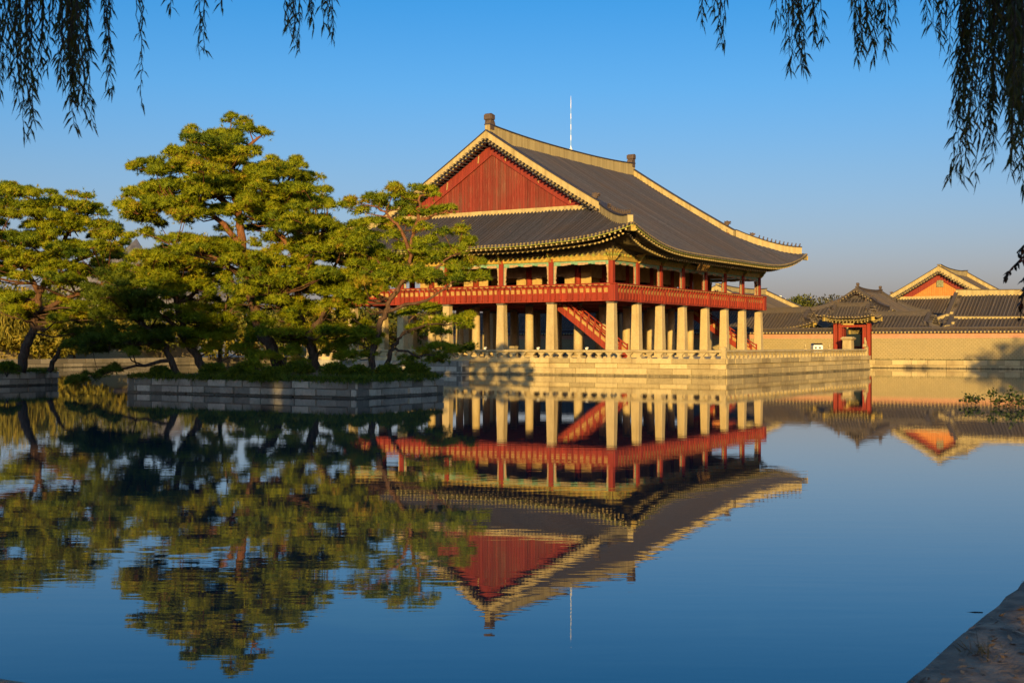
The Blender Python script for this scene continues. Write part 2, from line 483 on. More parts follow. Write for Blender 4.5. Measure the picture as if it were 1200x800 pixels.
# earth lying on the near bank, with an uneven lip
def soil_bank(name, pts_fn, n, w, seed):
    rr = random.Random(seed); mb = MB(); mb.smooth = True
    rows = [0.0, 0.03, 0.25, 0.6, 1.2, 2.5, w]
    vs = []
    for i in range(n+1):
        for j, r in enumerate(rows):
            p = pts_fn(i / n, r)
            z = (BANK - 0.015 if j == 0 else BANK + 0.004 + 0.008*min(j,3)) + (rr.uniform(-0.012, 0.016) if 0 < j < len(rows)-1 else 0)
            if j == len(rows)-1: z = BANK + 0.002
            k = rr.uniform(-0.018, 0.018) if j < 2 else 0
            vs.append((p[0] + k*p[2], p[1] + k*p[3], z))
    m_ = len(rows)
    fs = [(i*m_+j, (i+1)*m_+j, (i+1)*m_+j+1, i*m_+j+1) for i in range(n) for j in range(m_-1)]
    mb.add(vs, fs)
    return tag(mb.build(name, M['soil']), kind='structure')
soil_bank('south_bank_ground', lambda t, r: (PX0 - 0.7 + t*30, PY0 - 0.03 - r, 0, 1), 110, 6.0, 3)
soil_bank('west_bank_ground', lambda t, r: (PX0 - 0.03 - r, PY0 + 0.05 + t*30, 1, 0), 110, 6.0, 4)

# ------------------------------------------------------------------ roofs
class Roof:
    """Hip-and-gable tiled roof, ridge along local x; rafters, plaster ridges, gables."""
    def __init__(s, x0, x1, y0, y1, ze, zr, gb, gw, lift=2.0, Lc=15.0, curve=0.1, tilesp=0.36, hipped=True):
        s.x0, s.x1, s.y0, s.y1, s.ze, s.zr, s.gb, s.gw = x0, x1, y0, y1, ze, zr, gb, gw
        s.lift, s.Lc, s.sp = lift, Lc, tilesp
        s.W2 = (y1-y0)/2; s.yc = (y0+y1)/2
        s.k1 = (zr-ze)/s.W2*(1-curve); s.k2 = (zr-ze)*curve/s.W2**2
        s.hip = hipped
    def prof(s, t): return s.ze + s.k1*t + s.k2*t*t
    def surf(s, c, t):
        l = s.lift * max(0, 1-c/s.Lc)**3 * max(0, 1-t/(s.gb*1.45))**1.5 if c < s.Lc else 0
        return s.prof(t) + l
    sag = (0.0, 0.0)
    def side_sag(s, side, c, t):
        k = s.sag[0] if side < 2 else s.sag[1]
        if not k: return 0.0
        q = min(1, max(0, (c-t)/9)); return k*q*q*(3-2*q)*max(0, 1-t/s.gb)
    # side: 0 south, 1 north, 2 west, 3 east ; u along eave, t inwards
    def pt(s, side, u, t, dz=0.0):
        if side < 2:
            c = min(u - s.x0, s.x1 - u); z = s.surf(max(c,0), t) + dz + s.side_sag(side, c, t)
            return (u, s.y0 + t if side == 0 else s.y1 - t, z)
        c = min(u - s.y0, s.y1 - u); z = s.surf(max(c,0), t) + dz + s.side_sag(side, c, t)
        return (s.x0 + t if side == 2 else s.x1 - t, u, z)
    def tmax(s, side, u):
        if side < 2:
            c = min(u - s.x0, s.x1 - u)
            return c if c < s.gb - 1e-6 else s.W2
        c = min(u - s.y0, s.y1 - u)
        return min(c, s.gw)
    def tiles(s, mb, side, nseg=14, detail=True):
        lo, hi = (s.x0, s.x1) if side < 2 else (s.y0, s.y1)
        if detail: pr = [(0, 0), (.09, -0.03), (.115, .075), (.18, .135), (.245, .075), (.27, -0.03)]
        else: pr = [(0, 0), (.10, -.02), (.18, .14), (.26, -.02)]
        cuts = [lo, lo+s.gb, hi-s.gb, hi] if side < 2 else [lo, hi]
        for a, b in zip(cuts, cuts[1:]):
            n = max(1, round((b-a)/s.sp)); sp = (b-a)/n
            cols = []
            for i in range(n):
                for du, dz in pr: cols.append((a + (i + du/.36)*sp, dz))
            cols.append((b, 0))
            vs = []
            mid = (side < 2 and a > lo+0.01 and b < hi-0.01)
            for u, dz in cols:
                tm = s.W2 if mid else max(0.0, min(u-lo, hi-u, s.gb if side < 2 else s.gw))
                wob = .025*math.sin(u*1.3 + side) + .02*math.sin(u*3.1)
                for k in range(nseg+1):
                    w = k/nseg
                    t = tm * w
                    vs.append(s.pt(side, u, t, dz * (1 if tm > 0.3 else 0) + wob*math.sin(w*9 + u*.37)*min(1, tm)))
            m_ = nseg+1
            base = len(mb.v); mb.v += vs
            for i in range(len(cols)-1):
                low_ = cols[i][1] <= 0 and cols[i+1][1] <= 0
                tt = (0.08 if low_ else 0.42) + 0.42*rnd.random()**1.5     # relief shade painted into the tint: channels darker, rolls lighter
                for k in range(nseg):
                    mb.f.append((base+i*m_+k, base+(i+1)*m_+k, base+(i+1)*m_+k+1, base+i*m_+k+1))
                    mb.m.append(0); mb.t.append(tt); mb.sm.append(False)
    def tile_ends(s, mb, side):
        lo, hi = (s.x0, s.x1) if side < 2 else (s.y0, s.y1)
        n = round((hi-lo)/s.sp); sp = (hi-lo)/n
        d = {0:(0,-1),1:(0,1),2:(-1,0),3:(1,0)}[side]
        for i in range(n):
            mb.mat = 1; mb.tint = rnd.random()
            p = s.pt(side, lo + (i+0.5)*sp, 0.03, 0.0)
            r = 0.105
            vs = []
            for k in range(6):
                a = math.pi*k/3
                o = (math.cos(a)*r, math.sin(a)*r)
                q = (p[0] + abs(d[1])*o[0], p[1] + abs(d[0])*o[0], p[2] + 0.01 + o[1])
                vs.append((q[0]+d[0]*0.07, q[1]+d[1]*0.07, q[2]))
            vs += [(q[0]-d[0]*0.14, q[1]-d[1]*0.14, q[2]) for q in vs]
            mb.add(vs, [tuple(range(6))] + [(k,(k+1)%6,6+(k+1)%6,6+k) for k in range(6)])
            # drip tile between
            mb.mat = 0
            a0 = s.pt(side, lo+(i-0.28)*sp if i else lo, 0.0); a1 = s.pt(side, lo+(i+0.28)*sp, 0.0)
            mb.add([(a0[0]+d[0]*.04, a0[1]+d[1]*.04, a0[2]+.02), (a1[0]+d[0]*.04, a1[1]+d[1]*.04, a1[2]+.02),
                    (a1[0]+d[0]*.06, a1[1]+d[1]*.06, a1[2]-.12), (a0[0]+d[0]*.06, a0[1]+d[1]*.06, a0[2]-.12)], [(0,1,2,3)])
        mb.mat = 0
    def eave_strip(s, mb, side, t0, t1, dz0, dz1, n=60):
        """a curved board that follows the eave"""
        lo, hi = (s.x0, s.x1) if side < 2 else (s.y0, s.y1)
        vs = []
        for i in range(n+1):
            u = lo + (hi-lo)*i/n
            u = min(max(u, lo+t0), hi-t0)
            for t, dz in ((t0,dz0),(t1,dz0),(t1,dz1),(t0,dz1)):
                uu = min(max(u, lo+t), hi-t)
                vs.append(s.pt(side, uu, t, dz))
        fs = []
        for i in range(n):
            for k in range(4):
                q = (k+1) % 4
                fs.append((i*4+k, i*4+q, (i+1)*4+q, (i+1)*4+k))
        mb.add(vs, fs)
    def rafters(s, mb, side, sp=0.50, ov=4.0, fly=1.25):
        if ov < 2: sp, fly = .42, ov*.32
        """mat 0 olive wood, mat 1 painted ends"""
        lo, hi = (s.x0, s.x1) if side < 2 else (s.y0, s.y1)
        n = round((hi-lo-0.8)/sp)
        for i in range(n):
            u = lo + 0.4 + (i+0.5)*(hi-lo-0.8)/n
            c = min(u-lo, hi-u)
            um = (lo+hi)/2
            # fan the rafters towards the corner
            def inner(t): return u + (0.0 if c > ov else (ov-c)*0.9*(1 if u < um else -1)*(t/ov))
            mb.mat = 0; mb.tint = rnd.random()
            q = .74 if ov > 2 else .55
            def low(t, h):            # flat-lying eave timbers, measured from the eave edge
                p = s.pt(side, inner(t), t); e = s.pt(side, u, 0.0)
                return (p[0], p[1], e[2] + h)
            a, b = low(.12, -.30), low(fly+.5, -.30 + .12*(fly+.4))
            mb.bar(a, b, .17*q, .17*q)
            a2, b2 = low(fly, -.52), low(ov+.4, -.52 + .22*(ov+.4-fly))
            mb.tube([a2, b2], .135*q, 7)
            mb.mat = 1
            dv = (Vector(a)-Vector(b)).normalized()*0.03
            mb.bar(Vector(a), Vector(a)+dv, .19*q, .19*q)
            dv = (Vector(a2)-Vector(b2)).normalized()*0.03
            mb.tube([Vector(a2), Vector(a2)+dv], .14*q, 7)
        mb.mat = 0
    def soffit(s, mb, side, ov, n=40):
        lo, hi = (s.x0, s.x1) if side < 2 else (s.y0, s.y1)
        fl = 1.25 if ov > 2 else ov*.32
        rows = [(0.10, -.20), (fl+.02, -.20+.12*fl), (fl+.04, -.42), (ov+.5, -.42+.22*(ov+.5-fl))]
        vs = []
        for i in range(n+1):
            for t, dz in rows:
                u = lo + t + (hi-lo-2*t)*i/n
                p = s.pt(side, u, t); e = s.pt(side, lo + (hi-lo)*i/n, 0.0); vs.append((p[0], p[1], e[2]+dz))
        m_ = len(rows)
        mb.add(vs, [(i*m_+k, (i+1)*m_+k, (i+1)*m_+k+1, i*m_+k+1) for i in range(n) for k in range(m_-1)])
    def ridge_band(s, mb, pts, w, h, n_up=(0,0,1), cap=0.10):
        """plaster ridge wall along pts (its foot), tile cap on top. mats 0 plaster, 1 tile"""
        pts = [Vector(p) for p in pts]
        k = len(pts)
        for m_, z0, z1, ww in ((0, -0.25, h-cap, w), (1, h-cap, h, w*1.35)):
            mb.mat = m_; vs = []
            for i, p in enumerate(pts):
                d = pts[min(i+1,k-1)] - pts[max(i-1,0)]; d.z = 0; d.normalize()
                r = Vector((d.y, -d.x, 0)) * ww/2
                hh = 1.0
                vs += [p - r + Vector((0,0,z0)), p + r + Vector((0,0,z0)), p + r + Vector((0,0,z1)), p - r + Vector((0,0,z1))]
            fs = [(0,1,2,3), ((k-1)*4+3,(k-1)*4+2,(k-1)*4+1,(k-1)*4)]
            for i in range(k-1):
                for q in range(4):
                    e = (q+1) % 4
                    fs.append((i*4+q, (i+1)*4+q, (i+1)*4+e, i*4+e))
            mb.add(vs, fs)
        mb.mat = 0
    def verge_path(s, west, south, n=14, inset=0.25):
        x = s.x0 + s.gb - 0.0 if west else s.x1 - s.gb
        return [(x, (s.yc - (s.W2 - s.gb)*(1-i/n)*0 - (s.W2 - t) if south else s.yc + (s.W2 - t)), s.prof(t))
                for i in range(n+1) for t in [s.W2 - (s.W2 - s.gb + 0.3)*i/n]]
    def hip_path(s, west, south, n=8, end=0.55):
        out = []
        for i in range(n+1):
            t = s.gb - 0.3 - (s.gb - 0.3 - end)*i/n
            out.append((s.x0+t if west else s.x1-t, s.y0+t if south else s.y1-t, s.surf(t, t)))
        return out

def finial_mb(mb, x, y, z, w, h, face):
    """owl-tail ridge end: stepped block leaning outward, `face` -1 west / 1 east"""
    poly = [(-.50,0),(.45,0),(.48,.36),(.80,.30),(.62,.52),(.42,.60),(.46,.98),(-.30,1.04),(-.62,.98),(-.66,.66),(-.44,.58),(-.50,.42)]
    pl = [(x + face*-a*w, z + b*h) for a, b in poly]
    mb.prism(pl, y-0.30*w/.62, y+0.30*w/.62, 'y')
    mb.box(x-0.52*w, x+0.40*w, y-0.40*w/.62, y+0.40*w/.62, z+h*0.64, z+h*0.94)

def dragon_mb(mb, p, d, s):
    """dragon-head ridge ornament at p looking along d"""
    d = Vector((d[0], d[1], 0)).normalized(); r = Vector((-d.y, d.x, 0)); p = Vector(p)
    poly = [(-.5,0),(.4,0),(.45,.25),(.85,.32),(.9,.45),(.5,.5),(.95,.62),(.85,.85),(.45,.8),(.2,1.0),(-.1,.85),(-.45,.95),(-.35,.6),(-.6,.5)]
    n = len(poly)
    vs = [p + d*a*s + Vector((0,0,b*s)) - r*0.22*s for a,b in poly] + [p + d*a*s + Vector((0,0,b*s)) + r*0.22*s for a,b in poly]
    mb.add(vs, [tuple(range(n-1,-1,-1)), tuple(range(n,2*n))] + [(i,(i+1)%n,n+(i+1)%n,n+i) for i in range(n)])

def figure_mb(mb, p, d, s, seated=True):
    """small crouching roof guardian: haunches, chest, head with snout"""
    d = Vector((d[0], d[1], 0)).normalized(); p = Vector(p); mb.smooth = True
    mb.tube([p - d*.10*s, p - d*.12*s + Vector((0,0,.22*s)), p + d*.05*s + Vector((0,0,.52*s)), p + d*.10*s + Vector((0,0,.72*s))], [.20*s,.22*s,.17*s,.09*s], 6)
    mb.tube([p + d*.02*s + Vector((0,0,.78*s)), p + d*.12*s + Vector((0,0,.84*s)), p + d*.30*s + Vector((0,0,.78*s))], [.12*s,.15*s,.06*s], 6)
    mb.tube([p + d*.16*s, p + d*.14*s + Vector((0,0,.42*s))], [.07*s,.09*s], 5)
    mb.smooth = False

def build_roof(rf, root, sides_detail=(0, 2), ov=4.0, ridge_h=1.1, verge_h=0.85, band_w=0.5, tile=None, figures=11, fin=1.55,
               gable_mats=None, rafter_sides=(0, 1, 2, 3), fig_s=0.42, ends=('w', 'e'), strip=True, nseg=14, plaster=None, name='roof'):
    tile = tile or M['tile']; plaster = plaster or M['plaster']
    mb = MB()
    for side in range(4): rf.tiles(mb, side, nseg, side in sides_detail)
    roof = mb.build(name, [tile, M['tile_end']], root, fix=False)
    mb = MB()
    for side in range(4): rf.tile_ends(mb, side)
    mb.build('eave_tile_ends', [tile, M['tile_end']], roof, fix=False)
    if strip:
        mb = MB()
        for side in range(4): rf.eave_strip(mb, side, 0.05, 0.22, -0.20, -0.05)
        mb.build('eave_board', M['lime'], roof)
    if rafter_sides:
        mb = MB()
        for side in rafter_sides: rf.rafters(mb, side, ov=ov)
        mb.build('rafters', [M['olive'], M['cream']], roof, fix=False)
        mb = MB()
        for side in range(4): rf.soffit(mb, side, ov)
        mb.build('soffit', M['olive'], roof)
        for w in (1, 0):
            for so in (1, 0):
                mb = MB(); mb.mat = 0
                sx, sy = (1 if w else -1), (1 if so else -1)
                cx, cy = (rf.x0 if w else rf.x1), (rf.y0 if so else rf.y1)
                z0, z1 = rf.surf(0, 0), rf.surf(ov, ov)
                a, b = (cx+sx*.10, cy+sy*.10, z0-.45), (cx+sx*ov, cy+sy*ov, z0-.55+.1*ov)
                mb.bar(a, b, 0.34, 0.42)
                dv = (Vector(a)-Vector(b)).normalized()*0.12
                mb.mat = 1; mb.bar(Vector(a), Vector(a)+dv, 0.38, 0.46); mb.mat = 0
                mb.build('hip_rafter', [M['olive'], M['gold']], roof)
    # main ridge, sagging a little between its raised ends
    xa, xb = rf.x0 + rf.gb - 0.05, rf.x1 - rf.gb + 0.05
    n = 16; pts = []
    for i in range(n+1):
        q = 2*i/n - 1
        pts.append((xa + (xb-xa)*i/n, rf.yc, rf.zr - 0.12 + 0.42*abs(q)**2.4*min(1, ridge_h)))
    mb = MB(); rf.ridge_band(mb, pts, band_w, ridge_h)
    ridge = mb.build('main_ridge', [plaster, tile], roof)
    if fin:
        for face, p in ((-1, pts[0]), (1, pts[-1])):
            mb = MB(); finial_mb(mb, p[0]-face*0.40, p[1], p[2]+ridge_h-0.35*fin, 0.46*fin, fin, face)
            mb.build('ridge_finial', M['finial'], roof)
    for west in (True, False):
        for south in (True, False):
            vp = rf.verge_path(west, south); hp = rf.hip_path(west, south)
            mb = MB(); rf.ridge_band(mb, vp, band_w, verge_h)
            vr = mb.build('descending_ridge', [plaster, tile], roof)
            mb = MB(); rf.ridge_band(mb, hp, band_w*0.95, verge_h*0.92)
            hr = mb.build('hip_ridge', [plaster, tile], roof)
            if figures:
                mb = MB(); e = vp[-2]; dragon_mb(mb, (e[0], e[1], e[2]+verge_h-0.05), (0, -1 if south else 1), fig_s*1.25)
                mb.build('dragon_head', M['finial'], vr)
                dx, dy = (-1 if west else 1), (-1 if south else 1)
                h2 = [Vector(p) for p in hp]
                q = h2[2]; mb = MB(); dragon_mb(mb, (q.x, q.y, q.z+verge_h*0.92-0.05), (dx, dy), fig_s*1.0)
                mb.build('dragon_head', M['finial'], hr)
                for k in range(figures):
                    w = 2.9 + (len(h2)-1.15-2.9)*k/max(1, figures-1)
                    i = min(int(w), len(h2)-2); p = h2[i].lerp(h2[i+1], w-i)
                    mb = MB(); figure_mb(mb, (p.x, p.y, p.z+verge_h*0.92-0.03), (dx, dy), fig_s)
                    mb.build('roof_figure', M['finial'], hr)
    # gables
    gm = gable_mats or (M['gable_red'], M['dark_red'])
    for west in (True, False):
        sgn = 1 if west else -1
        xg = rf.x0 + rf.gw - 0.05 if west else rf.x1 - rf.gw + 0.05
        zb = rf.prof(rf.gw) - 0.25
        def zin(y, d): return rf.prof(rf.W2 - abs(y - rf.yc)) - d
        hb = rf.W2 - rf.gb + 0.1
        # vertical planks
        mb = MB(); n = max(10, round(2*hb/0.29))
        for i in range(n):
            ya, yb = rf.yc - hb + 2*hb*i/n, rf.yc - hb + 2*hb*(i+1)/n
            za, zc = zin(ya, 0.25), zin(yb, 0.25)
            if max(za, zc) <= zb + 0.02: continue
            za, zc = max(za, zb+0.01), max(zc, zb+0.01)
            mb.tint = rnd.random(); o = rnd.uniform(0, 0.025)*sgn
            g = 0.012
            mb.hexa([(xg+o,ya+g,zb),(xg+sgn*.12,ya+g,zb),(xg+sgn*.12,yb-g,zb),(xg+o,yb-g,zb),(xg+o,ya+g,za),(xg+sgn*.12,ya+g,za),(xg+sgn*.12,yb-g,zc),(xg+o,yb-g,zc)])
        mb.tint = 0.1
        mb.prism([(rf.yc-hb, zb-.05), (rf.yc+hb, zb-.05)] + [(rf.yc+hb*q, zin(rf.yc+hb*q, 0.27)) for q in (1, .75, .5, .25, 0, -.25, -.5, -.75, -1)],
                 xg+sgn*.08, xg+sgn*.2, 'x')
        gb_ = mb.build('gable_wall', gm[0], roof)
        # barge boards following the verge
        for so in (-1, 1):
            mb = MB(); k = 12
            xb_ = xg - sgn*0.16
            vs = []
            for i in range(k+1):
                y = rf.yc + so*(hb+0.25)*i/k
                for dz in (0.30, 0.30 + min(1.05, rf.W2*0.07)):
                    vs.append((xb_, y, max(zin(y, dz), zb-.1))); vs.append((xb_+sgn*.1, y, max(zin(y, dz), zb-.1)))
            fs = []
            for i in range(k):
                a = i*4; b = a+4
                fs += [(a,b,b+2,a+2),(a+1,a+3,b+3,b+1),(a,a+1,b+1,b),(a+2,b+2,b+3,a+3)]
            mb.add(vs, fs); mb.build('barge_board', gm[1] if gm[1] else gm[0], gb_)
        # verge tile ends: short tiles laid across the slope, their ends outward
        mb = MB(); xv = rf.x0 + rf.gb - 0.62 if west else rf.x1 - rf.gb + 0.62
        L = rf.W2 - rf.gb + 0.4
        nn = round(L/0.36)
        for so in (-1, 1):
            for i in range(nn):
                y = rf.yc + so*(i+0.5)*L/nn
                z = zin(y, 0.0)
                mb.mat = 0; mb.tint = rnd.random()
                mb.tube([(xv, y, z), (xg+sgn*.1, y, z+0.02)], 0.12, 6)
                mb.mat = 1; mb.tube([(xv-sgn*.04, y, z), (xv, y, z)], 0.10, 6)
                mb.mat = 0
                z2 = zin(y, 0.26)
                mb.bar((xv+sgn*.10, y, z2), (xg+sgn*.1, y, z2), 0.16, 0.16)
        mb.build('verge_tile_ends', [tile, M['tile_end']], gb_, fix=False)
        # plaster band at the gable foot
        mb = MB()
        mb.box(min(xg-sgn*.42, xg-sgn*.02), max(xg-sgn*.42, xg-sgn*.02), rf.yc-hb+.35, rf.yc+hb-.35, zb-.05, zb+.38)
        mb.build('gable_sill', plaster, gb_)
    return roof

# ================================================================== PAVILION
Z0 = 1.45                              # terrace floor
WX = [0, 4.759, 9.578, 14.501, 19.898, 24.821, 29.640, 34.400]
WY = [0, 5.858, 10.987, 16.874, 22.003, 27.861]
XE, YE = WX[-1], WY[-1]
ZC = 6.30                              # tops of stone columns
ZF = 6.85                              # upper floor
ZL = 9.76                              # underside of the beam
pav = thing('pavilion', (0, 0, Z0), 'grand red pavilion on tapering stone columns under a huge tiled roof beside the pond', 'pavilion')
pav.location = (0, 0, 0)

# stone columns
def col_mesh(square):
    mb = MB()
    if square:
        b, t, c = 0.43, 0.335, 0.05
        def ring(s_, z): return [(s_-c,-s_,z),(s_,-s_+c,z),(s_,s_-c,z),(s_-c,s_,z),(-s_+c,s_,z),(-s_,s_-c,z),(-s_,-s_+c,z),(-s_+c,-s_,z)]
        vs = ring(b, Z0+.12) + ring(t, ZC-.22)
        mb.add(vs, [(i,(i+1)%8,8+(i+1)%8,8+i) for i in range(8)] + [tuple(range(8,16))])
        mb.frustum(0, 0, Z0-.05, Z0+.12, .56, .56, .52, .52)
        mb.mat = 1; mb.frustum(0, 0, ZC-.22, ZC, t+.02, t+.02, t+.04, t+.04)
    else:
        mb.smooth = True
        mb.lathe(0, 0, [(.42, Z0+.12), (.40, Z0+1.5), (.36, ZC-.22)], 18)
        mb.smooth = False
        mb.frustum(0, 0, Z0-.05, Z0+.12, .55, .55, .50, .50)
        mb.mat = 1; mb.lathe(0, 0, [(.38, ZC-.22), (.40, ZC)], 18)
    return mb
sq = col_mesh(True).build('stone_column', [M['column'], M['cap']], pav)
ro = col_mesh(False).build('stone_column', [M['column'], M['cap']], pav)
first = {True: sq, False: ro}; used = set()
for i, x in enumerate(WX):
    for j, y in enumerate(WY):
        s_ = i in (0, 7) or j in (0, 5)
        o = first[s_]
        if s_ in used:
            o = o.copy(); COL.objects.link(o)
        used.add(s_)
        o.location = (x, y, 0)

# floor structure seen from below
mb = MB(); mb.box(-.25, XE+.25, -.25, YE+.25, ZC+.30, ZF)
for x in WX: mb.box(x-.2, x+.2, -.2, YE+.2, ZC+.002, ZC+.32)
for y in WY: mb.box(-.2, XE+.2, y-.17, y+.17, ZC+.004, ZC+.31)
for i in range(7):
    for k in (1, 2): 
        x = WX[i] + (WX[i+1]-WX[i])*k/3; mb.box(x-.08, x+.08, 0, YE, ZC+.14, ZC+.315)
mb.build('floor_frame', M['dark_red'], pav)
mb = MB(); mb.box(-.3, XE+.3, -.3, YE+.3, ZF+.003, ZF+.06); mb.build('floor_boards', simple('floor_boards', (0.40, 0.27, 0.13), .2, 1), pav)

# balustrade round the upper floor
def balustrade(a, b, outn, bays):
    """a->b along one side, bays = post positions along it"""
    a, b, o = Vector(a), Vector(b), Vector(outn); d = (b-a).normalized(); L = (b-a).length
    red, dr, oc = MB(), MB(), MB()
    zb, z1, zt = ZC - 0.03, ZC + 0.62, ZC + 1.30
    def bx(mb, u0, u1, o0, o1, za, zc):
        p = [a+d*u0+o*o0, a+d*u1+o*o0, a+d*u1+o*o1, a+d*u0+o*o1]
        mb.hexa([Vector((q.x,q.y,za)) for q in p] + [Vector((q.x,q.y,zc)) for q in p])
    n_all = 0
    spans = list(zip(bays, bays[1:]))
    for u0, u1 in spans:
        n = max(5, round((u1-u0)/0.60)); st = (u1-u0)/n
        for k in range(n):
            s0 = u0 + k*st
            red.tint = rnd.random(); bx(red, s0+.012, s0+st-.012, .26, .46, zb, z1-.03)            # fascia boards
            # ochre panel framed by red
            bx(oc, s0+.16, s0+st-.10, .40, .44, z1+.10, zt-.22)
            red.tint = rnd.random()
            bx(red, s0+.10, s0+st-.10+.06, .36, .41, z1, zt-.06)
            bx(red, s0+.10, s0+st-.04, .39, .465, zt-.215, zt-.1)
            # curved baluster standing proud of the panel
            prof = [(.46, zb+.10), (.58, zb+.20), (.60, z1-.06), (.54, z1+.12), (.56, zt-.30), (.66, zt-.16), (.70, zt-.02), (.58, zt-.02), (.50, zt-.22), (.42, z1+.1), (.42, zb+.10)]
            v0 = [a+d*(s0-.055)+o*q+Vector((0,0,z)) for q, z in prof]; v1 = [a+d*(s0+.055)+o*q+Vector((0,0,z)) for q, z in prof]
            for q in v0+v1: q.z = q.z
            n_ = len(prof)
            red.add(v0+v1, [tuple(range(n_-1,-1,-1)), tuple(range(n_,2*n_))] + [(i,(i+1)%n_,n_+(i+1)%n_,n_+i) for i in range(n_)])
            # lotus-leaf bracket under the handrail
            bx(oc, s0-.15, s0+.15, .60, .70, zt+.015, zt+.085)
            bx(dr, s0+.17, s0+st-.17, .56, .62, zt+.0, zt+.07)
    bx(oc, 0, L, .385, .395, z1+.12, zt-.24)
    bx(dr, 0, L, .57, .61, zt-.02, zt+.001)
    bx(red, 0-.5, L+.5, .24, .50, z1-.028, z1+.05)
    p0, p1 = a-d*.62+o*.65+Vector((0,0,zt+.13)), b+d*.62+o*.65+Vector((0,0,zt+.13))
    for q in (p0, p1): q.z = zt+.13
    red.tint = .6; red.tube([p0, p1], .065, 8)
    bx(red, -.5, L+.5, .36, .44, zt-.065, zt-.005)
    return red, dr, oc
Zero = 0
for a, b, o, bays in (((0,0,0),(0,YE,0),(-1,0,0),WY), ((0,0,0),(XE,0,0),(0,-1,0),WX), ((XE,0,0),(XE,YE,0),(1,0,0),WY), ((0,YE,0),(XE,YE,0),(0,1,0),WX)):
    red, dr, oc = balustrade(a, b, o, bays)
    rl = red.build('railing', M['red'], pav)
    dr.build('railing_shadow_gap', M['dark_red'], rl); oc.build('railing_panels', M['ochre'], rl)

# upper posts
mb = MB(); mb.box(-.21, .21, -.21, .21, ZF, ZL+.25); post0 = mb.build('post', M['red'], pav)
mb = MB(); mb.smooth = True; mb.lathe(0, 0, [(.30, ZF), (.29, 11.2)], 14); post1 = mb.build('post', M['red'], pav)
k0 = k1 = False
for i, x in enumerate(WX):
    for j, y in enumerate(WY):
        if i in (0,7) or j in (0,5):
            o = post0 if not k0 else post0.copy()
            if k0: COL.objects.link(o)
            k0 = True
        else:
            o = post1 if not k1 else post1.copy()
            if k1: COL.objects.link(o)
            k1 = True
        o.location = (x, y, 0)
# corner railing posts
mb = MB(); mb.box(-.3, .3, -.3, .3, ZC-.04, ZC+1.36)
cp = mb.build('railing_post', M['red'], pav); cp.location = (-.36, -.36, 0)
for x, y in ((XE+.36,-.36),(-.36,YE+.36),(XE+.36,YE+.36)):
    o = cp.copy(); COL.objects.link(o); o.location = (x, y, 0)
mb = MB(); mb.box(-.19, .19, -.12, .12, ZC-.04, ZC+1.2)
bp = mb.build('railing_post', M['red'], pav); bp.location = (-.44, WY[1], 0); bp.rotation_euler = (0,0,R(90))
for x, y, r in [(-.44,y,90) for y in WY[2:5]] + [(x,-.44,0) for x in WX[1:7]]:
    o = bp.copy(); COL.objects.link(o); o.location = (x, y, 0); o.rotation_euler = (0,0,R(r))

# carved frames inside each bay
def valance(x0, y0, x1, y1, o):
    a, b, o = Vector((x0,y0,0)), Vector((x1,y1,0)), Vector((o[0],o[1],0)); d = (b-a).normalized(); L = (b-a).length
    g, p = MB(), MB()
    def bx(mb, u0, u1, za, zc, t0=-.05, t1=.05):
        q = [a+d*u0+o*t0, a+d*u1+o*t0, a+d*u1+o*t1, a+d*u0+o*t1]
        mb.hexa([Vector((v.x,v.y,za)) for v in q] + [Vector((v.x,v.y,zc)) for v in q])
    e = .22
    bx(g, e, L-e, ZL-.14, ZL-.02)
    bx(p, e+.02, L-e-.02, ZL-.165, ZL-.142, -.03, .03)
    n = 16
    for k in range(n):                    # hanging scallops
        u0, u1 = e + (L-2*e)*k/n, e + (L-2*e)*(k+1)/n
        q = abs((k+.5)/n*2-1); h = .10 + .12*abs(math.sin((k+.5)/n*math.pi*3)) + .10*q**6
        bx(p if k % 5 in (1,2,3) else g, u0, u1, ZL-.14-h, ZL-.141, -.035, .035)
    z = ZL-.36
    m_ = 9; zb = ZF+.85
    for k in range(m_):
        za, zc = zb + (z-zb)*k/m_, zb + (z-zb)*(k+1)/m_
        w = .15 + .08*abs(math.sin(k*1.7)) + .10*(k/m_)**3
        for s_ in (0, 1):
            u0, u1 = (e, e+w) if not s_ else (L-e-w, L-e)
            bx(p, u0, u1, za, zc, -.035, .035)
            uu = (u0-.0, u0+.06) if not s_ else (u1-.06, u1)
            bx(g, uu[0], uu[1], za, zc, -.05, .05)
    q = g.build('carved_frame', M['mint'], pav)
    p.build('frame_carving', M['pale_pink'], q)
for j in range(5):
    valance(0, WY[j], 0, WY[j+1], (-1,0)); valance(XE, WY[j], XE, WY[j+1], (1,0))
for i in range(7):
    valance(WX[i], 0, WX[i+1], 0, (0,-1)); valance(WX[i], YE, WX[i+1], YE, (0,1))

